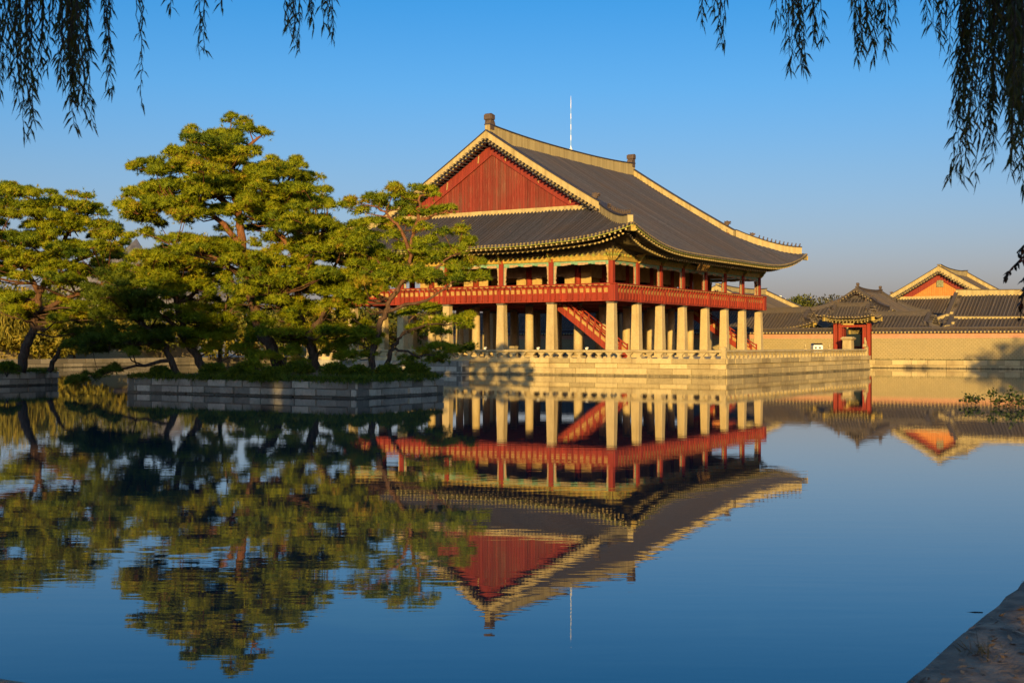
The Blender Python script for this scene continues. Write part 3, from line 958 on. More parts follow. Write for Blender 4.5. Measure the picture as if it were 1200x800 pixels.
# beam, bracket teeth, frieze
mb = MB(); fr = MB(); te = MB()
for x in (0, XE): 
    mb.box(x-.2, x+.2, -.2, YE+.2, ZL, ZL+.34); fr.box(x-.08, x+.08, -.08, YE+.08, ZL+.342, ZL+2.5)
for y in (0, YE):
    mb.box(.2+.002, XE-.202, y-.2, y+.2, ZL+.002, ZL+.338); fr.box(.082, XE-.082, y-.08, y+.08, ZL+.343, ZL+2.5)
beam = mb.build('beam', M['gold'], pav)
fr.build('frieze', M['olive'], pav)
for (ax, L, oth, sg) in ((1, YE, 0, -1), (1, YE, XE, 1), (0, XE, 0, -1), (0, XE, YE, 1)):
    n = round(L/0.55); te.mat = 0
    if ax == 1: te.box(min(oth+sg*.09, oth+sg*.24), max(oth+sg*.09, oth+sg*.24), 0, L, ZL+.3445, ZL+.40)
    else: te.box(0, L, min(oth+sg*.09, oth+sg*.24), max(oth+sg*.09, oth+sg*.24), ZL+.3445, ZL+.40)
    for k in range(n+1):
        u = L*k/n
        te.mat = k % 2
        pts = [(u-.15, ZL+.344), (u+.15, ZL+.344), (u+.10, ZL+.48), (u, ZL+.60), (u-.10, ZL+.48)]
        if ax == 1: te.prism(pts, oth+sg*.09, oth+sg*.26, 'x')
        else: te.prism(pts, oth+sg*.09, oth+sg*.26, 'y')
te.build('bracket_row', [M['gold'], M['lime']], beam)
def bracket(x, y, dirs):
    mb = MB()
    for (dx, dy) in dirs:
        d = Vector((dx, dy, 0)).normalized(); r = Vector((-d.y, d.x, 0))
        for lev, (z, ln) in enumerate(((ZL+.06, .55), (ZL+.30, .72), (ZL+.54, .90))):
            mb.mat = lev % 2
            prof = [(.1, -.14), (ln*.6, -.1), (ln, .12), (ln*1.12, .30), (ln*.85, .18), (ln*.5, .14), (.1, .16)]
            v0 = [Vector((x,y,z))+d*q+r*.06+Vector((0,0,h)) for q,h in prof]; v1 = [v - r*.12 for v in v0]
            n_ = len(prof); mb.add(v0+v1, [tuple(range(n_)), tuple(range(2*n_-1,n_-1,-1))] + [(i,(i+1)%n_,n_+(i+1)%n_,n_+i) for i in range(n_)])
    return mb.build('wing_bracket', [M['gold'], M['lime']], pav)
for x, sx in ((0,-1),(XE,1)):
    for y, sy in ((0,-1),(YE,1)): bracket(x, y, ((sx,0),(0,sy),(sx,sy),(sx,sy*.45),(sx*.45,sy)))
for y in WY[1:5]: bracket(0, y, ((-1,0),)); bracket(XE, y, ((1,0),))
for x in WX[1:7]: bracket(x, 0, ((0,-1),)); bracket(x, YE, ((0,1),))
# ceiling and inner screens
mb = MB(); mb.box(.1, XE-.1, .1, YE-.1, 11.2, 11.3); mb.build('ceiling', M['inner'], pav)
mb = MB()
for x in (WX[1], WX[6]): mb.box(x-.06, x+.06, WY[1], WY[4], 8.75, 11.19)
for y in (WY[1], WY[4]): mb.box(WX[1], WX[6], y-.06, y+.06, 8.75, 11.19)
for x in (WX[2], WX[5]): mb.box(x-.06, x+.06, WY[2], WY[3], 8.6, 11.19)
mb.build('inner_lintel', M['inner'], pav)
mb0 = MB(); mb0.box(-.05, .05, -.5, .5, ZF+.08, 10.2); d0 = mb0.build('folded_door', M['door'], pav)
kk = 0
for x in (WX[1], WX[2], WX[5], WX[6]):
    for y in WY[1:5]:
        for s_ in ((-1, 1) if x in (WX[1], WX[6]) else (1,)):
            o = d0 if kk == 0 else d0.copy()
            if kk: COL.objects.link(o)
            kk += 1
            o.location = (x, y + s_*.85, 0)
for x in WX[2:6]:
    for y in (WY[1], WY[4]):
        o = d0.copy(); COL.objects.link(o); o.location = (x+.85, y, 0); o.rotation_euler = (0,0,R(90))

# roof
RF = Roof(-4.05, XE+4.05, -4.05, YE+4.05, 8.22+2.512, 18.95+2.512, 6.25, 7.2, lift=1.68, Lc=15)
RF.sag = (-.16, .30)
main_roof = build_roof(RF, pav, fin=1.42)
# iron cramps on the west barge boards
for so in (-1, 1):
    for q in (.12, .42, .70, .93):
        y = RF.yc + so*(RF.W2-RF.gb)*q
        z = RF.prof(RF.W2 - abs(y-RF.yc))
        mb = MB(); mb.bar((RF.x0+RF.gw-.26, y, z-.45), (RF.x0+RF.gw-.24, y+so*.1, z-1.15), .09, .05)
        mb.build('barge_cramp', M['cream'], main_roof)
# lightning rod on the ridge
mb = MB()
zr = RF.zr + .9
for k in range(9):
    mb.mat = k % 2
    mb.tube([(17.96, RF.yc, zr + k*.55), (17.96, RF.yc, zr + k*.55+.549)], .040 - .0015*k, 8)
mb.mat = 0; mb.tube([(17.96, RF.yc, zr+4.95), (17.96, RF.yc, zr+5.65)], [.03, .012], 6)
mb.lathe(17.96, RF.yc, [(.22, zr-.1), (.16, zr+.2), (.08, zr+.35)], 8)
mb.build('lightning_rod', [M['white'], M['skyblue']], main_roof)

# signboard over the middle bay of the south front
sg = MB(); sx = (WX[3]+WX[4])/2
tilt = .42
tilt = .40
sg.hexa([(sx-1.5,-.80,9.56),(sx+1.5,-.80,9.56),(sx+1.5,-.72,9.53),(sx-1.5,-.72,9.53),
         (sx-1.5,-.80-tilt,10.44),(sx+1.5,-.80-tilt,10.44),(sx+1.5,-.72-tilt,10.41),(sx-1.5,-.72-tilt,10.41)])
board = sg.build('signboard', M['black'], pav)
cu = bpy.data.curves.new('sign_letters', 'FONT'); cu.body = '\u6a13\u6703\u6176'; cu.size = .92; cu.extrude = 0.015
cu.align_x = 'CENTER'; cu.align_y = 'CENTER'; cu.offset = 0.02
to = bpy.data.objects.new('sign_letters', cu); COL.objects.link(to)
dg = bpy.context.evaluated_depsgraph_get()
lm = bpy.data.meshes.new_from_object(to.evaluated_get(dg))
bpy.data.objects.remove(to)
lo = bpy.data.objects.new('sign_letters', lm); COL.objects.link(lo); lo.parent = board
lm.materials.clear(); lm.materials.append(M['gilt'])
lo.location = (sx, -.82-tilt/2-.005, 10.0); lo.rotation_euler = (R(90)+math.atan(tilt/.88), 0, 0)

# stairs
def stair(x, ya, za, yb, zb, name='staircase'):
    """straight flight from (ya, za) down to (yb, zb) in the plane x"""
    mb = MB(); w = 1.5
    for sx_ in (-w/2, w/2): mb.bar((x+sx_, ya, za-.1), (x+sx_, yb, zb-.1), .14, .5)
    o = mb.build(name, M['red'], pav)
    n = 18; mb = MB()
    for k in range(n):
        t = (k+.5)/n; y, z = ya+(yb-ya)*t, za+(zb-za)*t
        mb.box(x-w/2+.05, x+w/2-.05, y-.16, y+.16, z-.04, z+.02)
    mb.build('stair_tread', M['dark_red'], o)
    rd, oc, dk = MB(), MB(), MB()
    for sx_ in (-w/2, w/2):
        rd.bar((x+sx_, ya, za+.95), (x+sx_, yb, zb+.95), .11, .11)
        rd.bar((x+sx_, ya, za+.62), (x+sx_, yb, zb+.62), .09, .10)
        for k in range(11):
            t = k/10; y, z = ya+(yb-ya)*t, za+(zb-za)*t
            rd.box(x+sx_-.06, x+sx_+.06, y-.06, y+.06, z+.1, z+(1.12 if k in (0,10) else .95))
            if k < 10:
                t2 = (k+.5)/10; y2, z2 = ya+(yb-ya)*t2, za+(zb-za)*t2
                dy, dz = (yb-ya)/20*.72, (zb-za)/20*.72
                oc.add([(x+sx_+e, y2+q*dy, z2+q*dz+h) for e in (-.02,.02) for q, h in ((-1,.2),(1,.2),(1,.58),(-1,.58))],
                       [(0,1,2,3),(7,6,5,4),(0,4,5,1),(1,5,6,2),(2,6,7,3),(3,7,4,0)])
    r_ = rd.build('stair_rail', M['red'], o); oc.build('rail_panels', M['ochre'], r_)
stair(2.6, 6.5, 3.75+2.512-.1, -.1 + .3, Z0+.1)
stair(31.2, 6.6, ZC-.1, -1.2+.5, Z0+.1)

# ================================================================== TERRACE
TX0, TX1, TY0, TY1 = -2.2, 37.0, -11.24, 32.0
ter = thing('stone_terrace', (0, 0, 0), 'broad dressed stone terrace rising from the pond beneath the red pavilion', 'terrace')
mb = MB()
H = [0.42, 0.50, 0.40, 0.43]; ST = [0.10, 0.06, 0.0, 0.12]
zb = -0.30
for a, b, o in (((TX0,TY1),(TX0,TY0),(-1,0)), ((TX0,TY0),(TX1,TY0),(0,-1)), ((TX1,TY0),(TX1,TY1),(1,0)), ((TX1,TY1),(TX0,TY1),(0,1))):
    blocks(mb, a, b, zb, H, o, 1.9, 0.7, 0.03, 0.02, steps=ST)
mb.build('terrace_wall', M['stone'], ter)
mb = MB(); mb.box(TX0+.55, TX1-.55, TY0+.55, TY1-.55, -.3, Z0-.02); mb.build('terrace_paving', M['paving'], ter)

def stone_rail(parent, a, b, out, n, ends=(True, True), post_every=6):
    a, b, o = Vector((a[0],a[1],0)), Vector((b[0],b[1],0)), Vector((out[0],out[1],0)); d = (b-a).normalized(); L = (b-a).length
    inn = -o*.26
    mb = MB(); mb.tube([a+inn+Vector((0,0,Z0+.57)), b+inn+Vector((0,0,Z0+.57))], .115, 8)
    mb.build('stone_handrail', M['stone'], parent)
    st = L/n
    # lotus-leaf baluster: narrow waist, wide cupped head
    prof = [(-.20,0),(.20,0),(.17,.10),(.10,.17),(.12,.27),(.24,.37),(.34,.46),(-.34,.46),(-.24,.37),(-.12,.27),(-.10,.17),(-.17,.10)]
    rot = math.atan2(d.y, d.x)
    mb = MB(); mb.prism([(p, Z0-.02+z) for p, z in prof], -.11, .11, 'y')
    b0 = mb.build('stone_baluster', M['stone'], parent)
    mb = MB(); mb.prism([(-.24,Z0-.03),(.24,Z0-.03),(.22,Z0+.12),(.17,Z0+.2),(.17,Z0+.72),(.21,Z0+.76),(.17,Z0+.86),(.0,Z0+.93),(-.17,Z0+.86),(-.21,Z0+.76),(-.17,Z0+.72),(-.17,Z0+.2),(-.22,Z0+.12)], -.17, .17, 'y')
    p0 = mb.build('stone_rail_post', M['stone'], parent)
    fb = fp = True
    for k in range(n+1):
        pos = a + d*st*k + inn
        if (k == 0 and ends[0]) or (k == n and ends[1]):
            q = p0 if fp else p0.copy()
            if not fp: COL.objects.link(q)
            fp = False
        elif k in (0, n): continue
        else:
            q = b0 if fb else b0.copy()
            if not fb: COL.objects.link(q)
            fb = False
        q.location = pos; q.rotation_euler = (0, 0, rot)
    if fp: bpy.data.objects.remove(p0)
stone_rail(ter, (TX0, TY0+.26), (TX0, TY1-.26), (-1, 0), 46)
stone_rail(ter, (TX0+.26, TY0), (TX1-.26, TY0), (0, -1), 41, ends=(False, True))
# landing at the west side, lower than the terrace
land = thing('stone_landing', (0, 0, 0), 'low shade-grey stone landing projecting from the left end of the terrace, half hidden by pines', 'landing')
mb = MB(); blocks(mb, (TX0-1.3, 31.0), (TX0-1.3, 12.95), -.3, [.5, .45, .50], (-1, 0), 2.2, .6)
blocks(mb, (TX0-1.3, 12.95), (TX0-.13, 12.95), -.3, [.5, .45, .50], (0, -1), 1.2, .6)
mb.build('landing_wall', M['grey_stone'], land)  # greyer stone than the terrace paints in the shadow of the pines
mb = MB(); mb.box(TX0-1.0, TX0-.14, 13.4, 31.0, -.3, 1.1); mb.build('landing_paving', M['paving'], land)

# ================================================================== EAST SIDE: wall, gate, halls
E0 = 2.512
def block_wall(name, label, y0, y1, x=46.8, zt=3.30):
    w = thing(name, (x, (y0+y1)/2, BANK), label, 'wall')
    w.location = (0, 0, 0)
    mb = MB(); mb.box(x, x+.7, y0, y1, BANK-.05, zt); mb.build('wall_body', M['blocks'], w)
    mb = MB(); mb.box(x-.03, x+.73, y0, y1, zt, zt+.50); mb.build('plaster_band', M['pink'], w)
    mb = MB(); zc = zt+.50
    mb.mat = 1; mb.box(x-.06, x+.76, y0, y1, zc, zc+.07)
    n = round((y1-y0)/.40)
    mb.mat = 0
    for sx in (-1, 1):
        xe, xr = x+.35+sx*.72, x+.35
        vs = []
        cols = []
        for i in range(n):
            for q, dz in ((0,0),(.14,0),(.2,.09),(.26,0)): cols.append((y0+(i+q/.4*1.0)*(y1-y0)/n, dz))
        cols.append((y1, 0))
        b = len(mb.v)
        for yy, dz in cols: mb.v += [(xe, yy, zc+.10+dz), (xr, yy, zc+.52+dz)]
        for i in range(len(cols)-1):
            mb.f.append((b+2*i, b+2*i+2, b+2*i+3, b+2*i+1)); mb.m.append(0); mb.t.append(.3+.4*rnd.random()); mb.sm.append(False)
        mb.mat = 2
        for i in range(n):
            yy = y0 + (i+.52)*(y1-y0)/n
            mb.tube([(xe+sx*.03, yy, zc+.15), (xe-sx*.08, yy, zc+.15)], .10, 6)
        mb.mat = 1
        mb.box(min(xe,xe-sx*.1), max(xe,xe-sx*.1), y0, y1, zc+.072, zc+.11)
        mb.mat = 0
    mb.tube([(x+.35, y0, zc+.60), (x+.35, y1, zc+.60)], .14, 8)
    mb.build('tiled_coping', [M['tile_far'], M['dark'], M['cream']], w, fix=False)
    return w
GY0, GY1 = -8.55, -4.35
block_wall('block_wall', 'long tan block wall with pink plaster band to the right of the small red gate', -60, GY0-.1)
block_wall('block_wall', 'tan block wall with pink band between the small red gate and the pavilion columns', GY1+.1, 75)
mb = MB(); mb.box(PX1+.52, 46.78, -60, GY0, BANK+.001, BANK+.05)
for i in range(700):
    y = -60 + 51*rnd.random(); x = 46.5 + .26*rnd.random(); mb.tint = rnd.random()
    mb.add([(x-.05,y-.03,BANK+.04),(x+.05,y+.03,BANK+.04),(x+rnd.uniform(-.06,.06),y+rnd.uniform(-.06,.06),BANK+rnd.uniform(.1,.22))], [(0,1,2)])
tag(mb.build('grass_strip', M['grass'], fix=False), kind='stuff')

# gate
gate = thing('wall_gate', (0, 0, 0), 'small red gate with a tiled roof and open doorway set in the tan block wall', 'gate')
gx = 46.6
mb = MB()
for y in (GY0+.2, GY1-.2): mb.box(gx-.05, gx+.45, y-.2, y+.2, BANK, 5.0)
mb.build('gate_post', M['red'], gate)
mb = MB()
for y in (GY0+.72, GY1-.72): mb.box(gx+.15, gx+.45, y-.22, y+.22, BANK, 4.75)
mb.box(gx+.05, gx+.40, GY0+.51, GY1-.51, 4.55, 4.82)
mb.box(gx+.15, gx+.45, GY0+.50, GY1-.50, BANK, BANK+.25)
mb.build('gate_frame', M['red'], gate)
mb = MB(); mb.box(gx-.02, gx+.42, GY0+.0, GY1-.0, 5.002, 5.42); mb.build('gate_lintel', M['gold'], gate)
mb = MB()
for y in (GY0+1.0, GY1-1.0):
    s_ = 1 if y < -6 else -1
    mb.box(gx+.46, gx+1.3, y-.05, y+.05, BANK+.1, 4.5)
mb.build('gate_door', M['dark_red'], gate)
rg = Roof(GY0-.75, GY1+.75, -1.5, 1.9, 5.62, 7.0, .95, 1.15, lift=.30, Lc=2.6, tilesp=.36)
rt = bpy.data.objects.new('gate_roof', None)
def roof_at(rf, parent, rotz, loc, **kw):
    before = set(bpy.data.objects)
    o = build_roof(rf, parent, **kw)
    o.rotation_euler = (0, 0, rotz); o.location = loc
    return o
# ridge runs along y: roof-local x -> world y, roof-local y -> world -x
roof_at(rg, gate, R(90), (gx+.35, 0, 0), ov=1.0, ridge_h=.42, verge_h=.34, band_w=.3, fin=.4, figures=2, fig_s=.2, tile=M['tile_far'],
        plaster=M['tile_far'], gable_mats=(M['gable_red'], M['dark_red']), nseg=5, sides_detail=(), strip=False)

def hall(name, label, cx, cy, rotz, L, W, ze, zr, gb, wall_h, walls=True, sides=(), **kw):
    """tile-roofed hall: timber walls with posts and doors on a stone plinth, ridge along local x"""
    ov = kw.get('ov', 1.6)
    h = thing(name, (cx, cy, BANK), label, 'building')
    h.rotation_euler = (0, 0, rotz)
    rf = Roof(-L/2, L/2, -W/2, W/2, ze-BANK, zr-BANK, gb, gb+.6, lift=kw.pop('lift', .9), Lc=kw.pop('Lc', 7), curve=.12, tilesp=kw.pop('tilesp', .40))
    build_roof(rf, h, sides_detail=sides, **kw)
    a, b = L/2-ov, W/2-ov
    mb = MB(); mb.box(-a-.6, a+.6, -b-.6, b+.6, 0.005, .55); mb.build('plinth', M['stone'], h)
    top = ze-BANK+.1
    mb = MB(); mb.box(-a+.05, a-.05, -b+.05, b-.05, .56, top); mb.build('hall_wall', M['door'], h)
    mb = MB(); n = max(2, round(2*a/2.6)); k = max(2, round(2*b/2.6))
    for i in range(n+1):
        x = -a+2*a*i/n
        for y in (-b, b): mb.box(x-.14, x+.14, y-.14, y+.14, .56, top)
    for i in range(1, k):
        y = -b+2*b*i/k
        for x in (-a, a): mb.box(x-.14, x+.14, y-.14, y+.14, .56, top)
    for z in (1.3, top-.35): 
        for y in (-b, b): mb.box(-a+.15, a-.15, y-.09, y+.09, z, z+.2)
        for x in (-a, a): mb.box(x-.09, x+.09, -b+.15, b-.15, z+.002, z+.2)
    mb.build('timber_frame', M['dark_red'], h)
    return h
OR = (M['orange_brick'], M['dark_red'])
small = dict(ridge_h=.55, verge_h=.45, band_w=.35, fin=.5, figures=3, fig_s=.17, tile=M['tile_far'], nseg=7, strip=False, ov=1.6)
# corridor directly behind the wall, north of the gate (its south end hipped)
hall('corridor_hall', 'long low corridor roof behind the wall just left of the small gate', 54.6, 30.0, R(90), 61.5, 7.4, E0+1.95, E0+4.05, 2.0, 3, sides=(1,),
     **{**small, 'plaster': M['tile_far'], 'fin': 0, 'figures': 4})
# wing south of the gate
hall('corridor_wing', 'low dark tiled wing behind the wall just right of the small gate', 51.2, -10.4, R(90), 9.6, 6.2, E0+1.80, E0+3.45, 1.2, 3, sides=(1,),
     **{**small, 'plaster': M['tile_far'], 'fin': 0, 'figures': 0, 'lift': .15})
# small hall with a dark roof just behind the gate
hall('gate_hall', 'dark roofed hall with a small red gable peeking above the gate', 68.5, -2.1, 0, 19, 11.6, E0+3.4, E0+6.85, 4.1, 3, sides=(2,0),
     **{**small, 'rafter_sides': (), 'plaster': M['tile_far'], 'ridge_h': .5, 'fin': .62, 'tilesp': .45})
# broad hall along the wall at the far right
hall('broad_hall', 'broad hall at the right edge, long grey tiled slope under a pale plaster ridge', 62.5, -33.2, R(90), 44.5, 15.5, E0+1.7, E0+6.0, 3.4, 3, sides=(1,3),
     **{**small, 'ridge_h': .62, 'figures': 0, 'fin': 0, 'lift': .7})
hall('corridor_wing', 'low tiled lean-to wing along the wall below the broad grey hall roof', 52.0, -26.5, R(90), 22.5, 5.4, E0+1.72, E0+3.05, 1.0, 3, sides=(1,),
     **{**small, 'fin': 0, 'figures': 0, 'lift': .1, 'ridge_h': .3, 'verge_h': .3})
# tall hall with the orange gable
gh = hall('gable_hall', 'tall hall with pale barges and an orange brick gable facing the pond', 88.0, -8.2, 0, 26.0, 23.0, E0+3.6, E0+9.95, 5.0, 3, sides=(2,0),
     **{**small, 'ridge_h': .75, 'verge_h': .8, 'band_w': .45, 'gable_mats': OR, 'fin': 0, 'figures': 6, 'fig_s': .26})
mb = MB(); mb.box(-7.60, -7.46, -.45, .45, 9.45, 10.4)
for k in range(4): mb.box(-7.64, -7.605, -.40+k*.22, -.28+k*.22, 9.5, 10.35)
mb.build('gable_grille', simple('verdigris_grille', (.20,.21,.12), .3, 5), gh)
# big hall half hidden behind the pavilion
hall('great_hall', 'great hall half hidden behind the pavilion with a pale curving descending ridge', 80.5, 20.0, 0, 34, 33, E0+.6, E0+7.7, 7.6, 3, sides=(2,0),
     **{**small, 'ridge_h': .8, 'verge_h': .8, 'band_w': .5, 'gable_mats': OR, 'fin': 0, 'figures': 0, 'lift': 1.3, 'Lc': 12})
hall('north_hall', 'shaded tiled hall beyond the columns on the north side of the terrace', 56.0, 78.0, R(90), 30, 12, E0+2.2, E0+5.0, 3, 3, **{**small, 'figures': 0})

# office blocks in the distance
def office(px0, px1, py, d, label, extra=None):
    a = P(px0, py, d); b = P(px1, py, d)
    w = (b-a).length; h = a.z - BANK
    o = thing('office_block', ((a.x+b.x)/2, (a.y+b.y)/2, BANK), label, 'building'); o.rotation_euler = (0, 0, -ANG)
    mb = MB(); mb.box(-w/2, w/2, 0, w*.8, 0, h); mb.build('office_wall', M['office'], o)
    mb = MB(); k = int(h//3.6); n = max(2, int(w//3))
    for j in range(k):
        for i in range(n):
            x = -w/2+w*(i+.5)/n; mb.box(x-w/n*.32, x+w/n*.32, -.02, .05, j*3.6+1.2, j*3.6+2.7)
    mb.build('office_window', M['glass'], o)
    mb = MB(); mb.box(-w*.3, w*.2, w*.2, w*.6, h+.01, h+.9); mb.build('roof_house', M['office'], o)
office(906, 921, 349.5, 420, 'pale flat roofed city block left of the autumn trees in the distance')
office(968, 973, 353.0, 460, 'narrow white city tower just left of the gate roof in the distance')
office(160, 192, 382.0, 330, 'pale low building glimpsed through the pines on the far shore')

# things standing on the terrace
def stone_beast(loc, rz, label, s=1.0):
    o = thing('stone_beast', loc, label, 'statue', 'stone guardian beasts'); o.rotation_euler = (0, 0, rz); o.scale = (s, s, s)
    mb = MB(); mb.frustum(0, 0, 0, .35, .28, .22, .24, .19); mb.build('statue_base', M['stone'], o)
    mb = MB(); figure_mb(mb, (0, 0, .35), (1, 0), .85); mb.build('beast', M['stone'], o)
    return o
stone_beast((36.3, TY0+.27, Z0+.9), R(180), 'carved stone beast on the corner rail post to the right of the gate', .85)
for px, X, lab in ((944, 40, 'small stone beast left of the white cart under the wall'), (972, 42, 'small stone beast between the white cart and the gate')):
    y, d = on_x(px, X)
    q = stone_beast((X, y, BANK+1.0), R(200), lab, .75)
    mb = MB(); mb.box(-.22, .22, -.22, .22, -1.33, 0); mb.build('statue_post', M['stone'], q)
y, d = on_x(994, 44.5)
o = thing('stone_pier', (44.5, y, 0), 'square stone pier with a flat cap standing in front of the gate doorway', 'pillar')
mb = MB(); mb.frustum(0, 0, -.4, E0+.55, .58, .58, .48, .48); mb.build('pier_shaft', M['stone'], o)
mb = MB(); mb.frustum(0, 0, E0+.551, E0+.75, .50, .50, .72, .72); mb.frustum(0, 0, E0+.751, E0+.95, .72, .72, .5, .5); mb.build('pier_cap', M['stone'], o)
# bridge joining the terrace and the east bank in front of the gate
br = thing('stone_bridge', (0, 0, 0), 'short stone bridge from the terrace to the gate, mostly hidden behind its rail', 'bridge')
mb = MB(); mb.box(TX1+.01, PX1-.01, -8.2, -4.7, .75, 1.12)
mb.build('bridge_deck', M['paving'], br)
mb = MB()
for x in (39.2, 41.6, 44): 
    for y in (-7.6, -5.3): mb.box(x-.3, x+.3, y-.3, y+.3, -.4, .75)
mb.build('bridge_pier', M['stone'], br)
# white service cart
y, d = on_x(957, 38.5)
o = thing('service_cart', (38.5, y, 0), 'small white service cart with a dark roof below the tan wall', 'cart')
o.rotation_euler = (0, 0, R(90)-ANG-R(90))
o.location.z = 1.13
CZ = E0 - .30 - 1.13
mb = MB(); mb.box(-.50, .50, -.7, .7, CZ-.6, CZ+.22); mb.frustum(0, 0, CZ+.22, CZ+.36, .50, .7, .44, .6); mb.build('cart_body', M['white'], o)
mb = MB(); mb.frustum(0, 0, CZ+.361, CZ+.52, .50, .72, .42, .62); mb.build('cart_roof', M['black'], o)
for sx in (-.26, .18):
    mb = MB(); mb.box(sx-.12, sx+.12, -.74, -.70, CZ-.06, CZ+.14); mb.build('cart_window', M['glass'], o)
for sx in (-.36, .36):
    for sy in (-.45, .45):
        mb = MB(); zc = 0.16 if False else CZ-.72
        mb.tube([(sx, sy-.06, zc), (sx, sy+.06, zc)], .16, 12); mb.build('cart_wheel', M['black'], o)
o.location.z = 1.13; mbz = CZ-.88
for ch in o.children: ch.location.z = 0
# its deck: a ramp beside the terrace
mb = MB(); mb.box(TX1+.02, 40.6, y-2.2, y+2.2, -.3, 1.13+CZ-.88); ld = tag(mb.build('east_landing', M['paving']), 'flat stone landing beside the east end of the terrace', 'landing')
# flood lamps and a boulder-like block on the terrace floor between the columns
lamp0 = None
for px, X, lab in ((569, .2, 'small white floodlight between the first columns near the pine bough'), (631, 1.0, 'small white floodlight between the second and third corner columns'), (688, 1.2, 'small white floodlight at the foot of the staircase column')):
    y, d = on_x(px, X)
    if lamp0 is None:
        lamp0 = thing('floodlight', (X, y, Z0-.02), lab, 'lamp', 'floodlights on the terrace')
        mb = MB(); mb.tube([(0,0,0),(0,0,.72)], .03, 8); mb.box(-.14,.14,-.14,.14,0,.04); mb.build('lamp_stand', M['dark'], lamp0)
        mb = MB(); mb.tube([(-.12,0,.80),(.10,0,.86)], [.12,.10], 10); mb.build('lamp_head', M['lamp'], lamp0)
    else: copy_thing(lamp0, (X, y, Z0-.02), lab)
y, d = on_x(600.5, 2.0)
o = thing('stone_block', (2.0, y, Z0-.02), 'low square stone block between the second and third columns', 'block')
mb = MB(); mb.frustum(0, 0, 0, .9, .34, .42, .30, .38); mb.frustum(0, 0, .901, 1.0, .34, .42, .34, .42); mb.build('block_body', M['stone'], o)

# ================================================================== HILLS
mb = MB(); mb.smooth = True
rr = random.Random(5); n, m_ = 90, 14; vs = []
def ridge(px):
    h = 100*math.exp(-((px-170)/95)**2) + 6*math.exp(-((px-186)/9)**2) + 5*math.exp(-((px-158)/12)**2) + 62*math.exp(-((px-20)/130)**2) + 45*math.exp(-((px-330)/120)**2)
    return h
for i in range(n+1):
    px = -250 + 900*i/n
    for j in range(m_+1):
        t = j/m_; d = 2600 + 900*t
        p = P(px, HY, d)
        h = ridge(px)/FPX*2750 * math.sin(math.pi*min(1, t*.9+.05))**1.1
        h *= 1 + .05*math.sin(px*.11+t*9) + .05*math.sin(px*.33-t*14) + rr.uniform(-.05,.05)
        vs.append((p.x, p.y, h if 0 < j < m_ else BANK-2))
mb.add(vs, [(i*(m_+1)+j, (i+1)*(m_+1)+j, (i+1)*(m_+1)+j+1, i*(m_+1)+j+1) for i in range(n) for j in range(m_)])
tag(mb.build('hills', M['hill']), kind='structure')

# ================================================================== PINE ISLETS
def islet(name, label, x0, x1, y0, y1, top, seed):
    o = thing(name, (0, 0, 0), label, 'islet'); rr = random.Random(seed)
    mb = MB(); hs = [.36, .36, top-.42]; c = 1.1
    pts = [(x0, y1-c), (x0, y0+c), (x0+c, y0), (x1-c, y0), (x1, y0+c), (x1, y1-c), (x1-c, y1), (x0+c, y1)]
    pts = [(x0, y1), (x0, y0), (x1, y0), (x1, y1)]
    for i in range(4):
        a, b = pts[i], pts[(i+1) % 4]
        dx, dy = b[0]-a[0], b[1]-a[1]; L = math.hypot(dx, dy)
        blocks(mb, a, b, -.30, hs, (dy/L*-1 if False else dy/L, -dx/L), 1.0, .55, .13, .03, rr)
    mb.build('islet_wall', M['grey_stone'], o)
    mb = MB(); mb.smooth = True; n = 14; vs = []
    for i in range(n+1):
        for j in range(n+1):
            u, v = i/n, j/n
            e = min(u, 1-u, v, 1-v)
            vs.append((x0+.3+(x1-x0-.6)*u, y0+.3+(y1-y0-.6)*v, top-.10 + .50*min(1, e*3.2) + rr.uniform(-.03,.05)))
    mb.add(vs, [(i*(n+1)+j, (i+1)*(n+1)+j, (i+1)*(n+1)+j+1, i*(n+1)+j+1) for i in range(n) for j in range(n)])
    mb.build('islet_ground', M['soil'], o)
    return o
islet('pine_islet', 'near walled islet of grey stone crowded with leaning pines', -49.5, -42.3, -12.0, 3.6, .78, 21)
islet('pine_islet', 'farther walled islet of grey stone at the left edge under a spreading pine', -50.0, -42.4, 17.9, 33.5, .84, 22)

# ================================================================== FOLIAGE
def blades(C, D, size, nb, width, spread=0.75, rs=nrs, tint=None, tv=0.18):
    """nb pointed blades per tuft: C centres, D directions (n,3)"""
    n = len(C)
    C = np.repeat(C, nb, 0); D = np.repeat(D, nb, 0); sz = np.repeat(size, nb)
    d = D + rs.normal(0, spread, C.shape); d /= np.linalg.norm(d, axis=1, keepdims=True) + 1e-9
    p = np.cross(d, rs.normal(0, 1, C.shape)); p /= np.linalg.norm(p, axis=1, keepdims=True) + 1e-9
    L = sz * rs.uniform(.7, 1.25, len(C)); w = width * rs.uniform(.7, 1.3, len(C))
    o = C + d * (L*.08)[:, None]
    fn = np.cross(p, d); sg_ = np.where((fn*D).sum(1) < 0, -1.0, 1.0)[:, None]; p = p*sg_; fn = fn*sg_
    V = np.stack([o - p*w[:, None], o + p*w[:, None], C + d*L[:, None]], 1).reshape(-1, 3)
    Dn = D*np.array([1, 1, .5]); nn = Dn/(np.linalg.norm(Dn, axis=1, keepdims=True)+1e-9)*.75 + fn*.5; nn /= np.linalg.norm(nn, axis=1, keepdims=True) + 1e-9
    blades.normals = np.repeat(nn, 3, 0)
    t = np.repeat(tint, nb) + rs.uniform(-tv, tv, len(C))
    return V, np.clip(t, 0, 1)

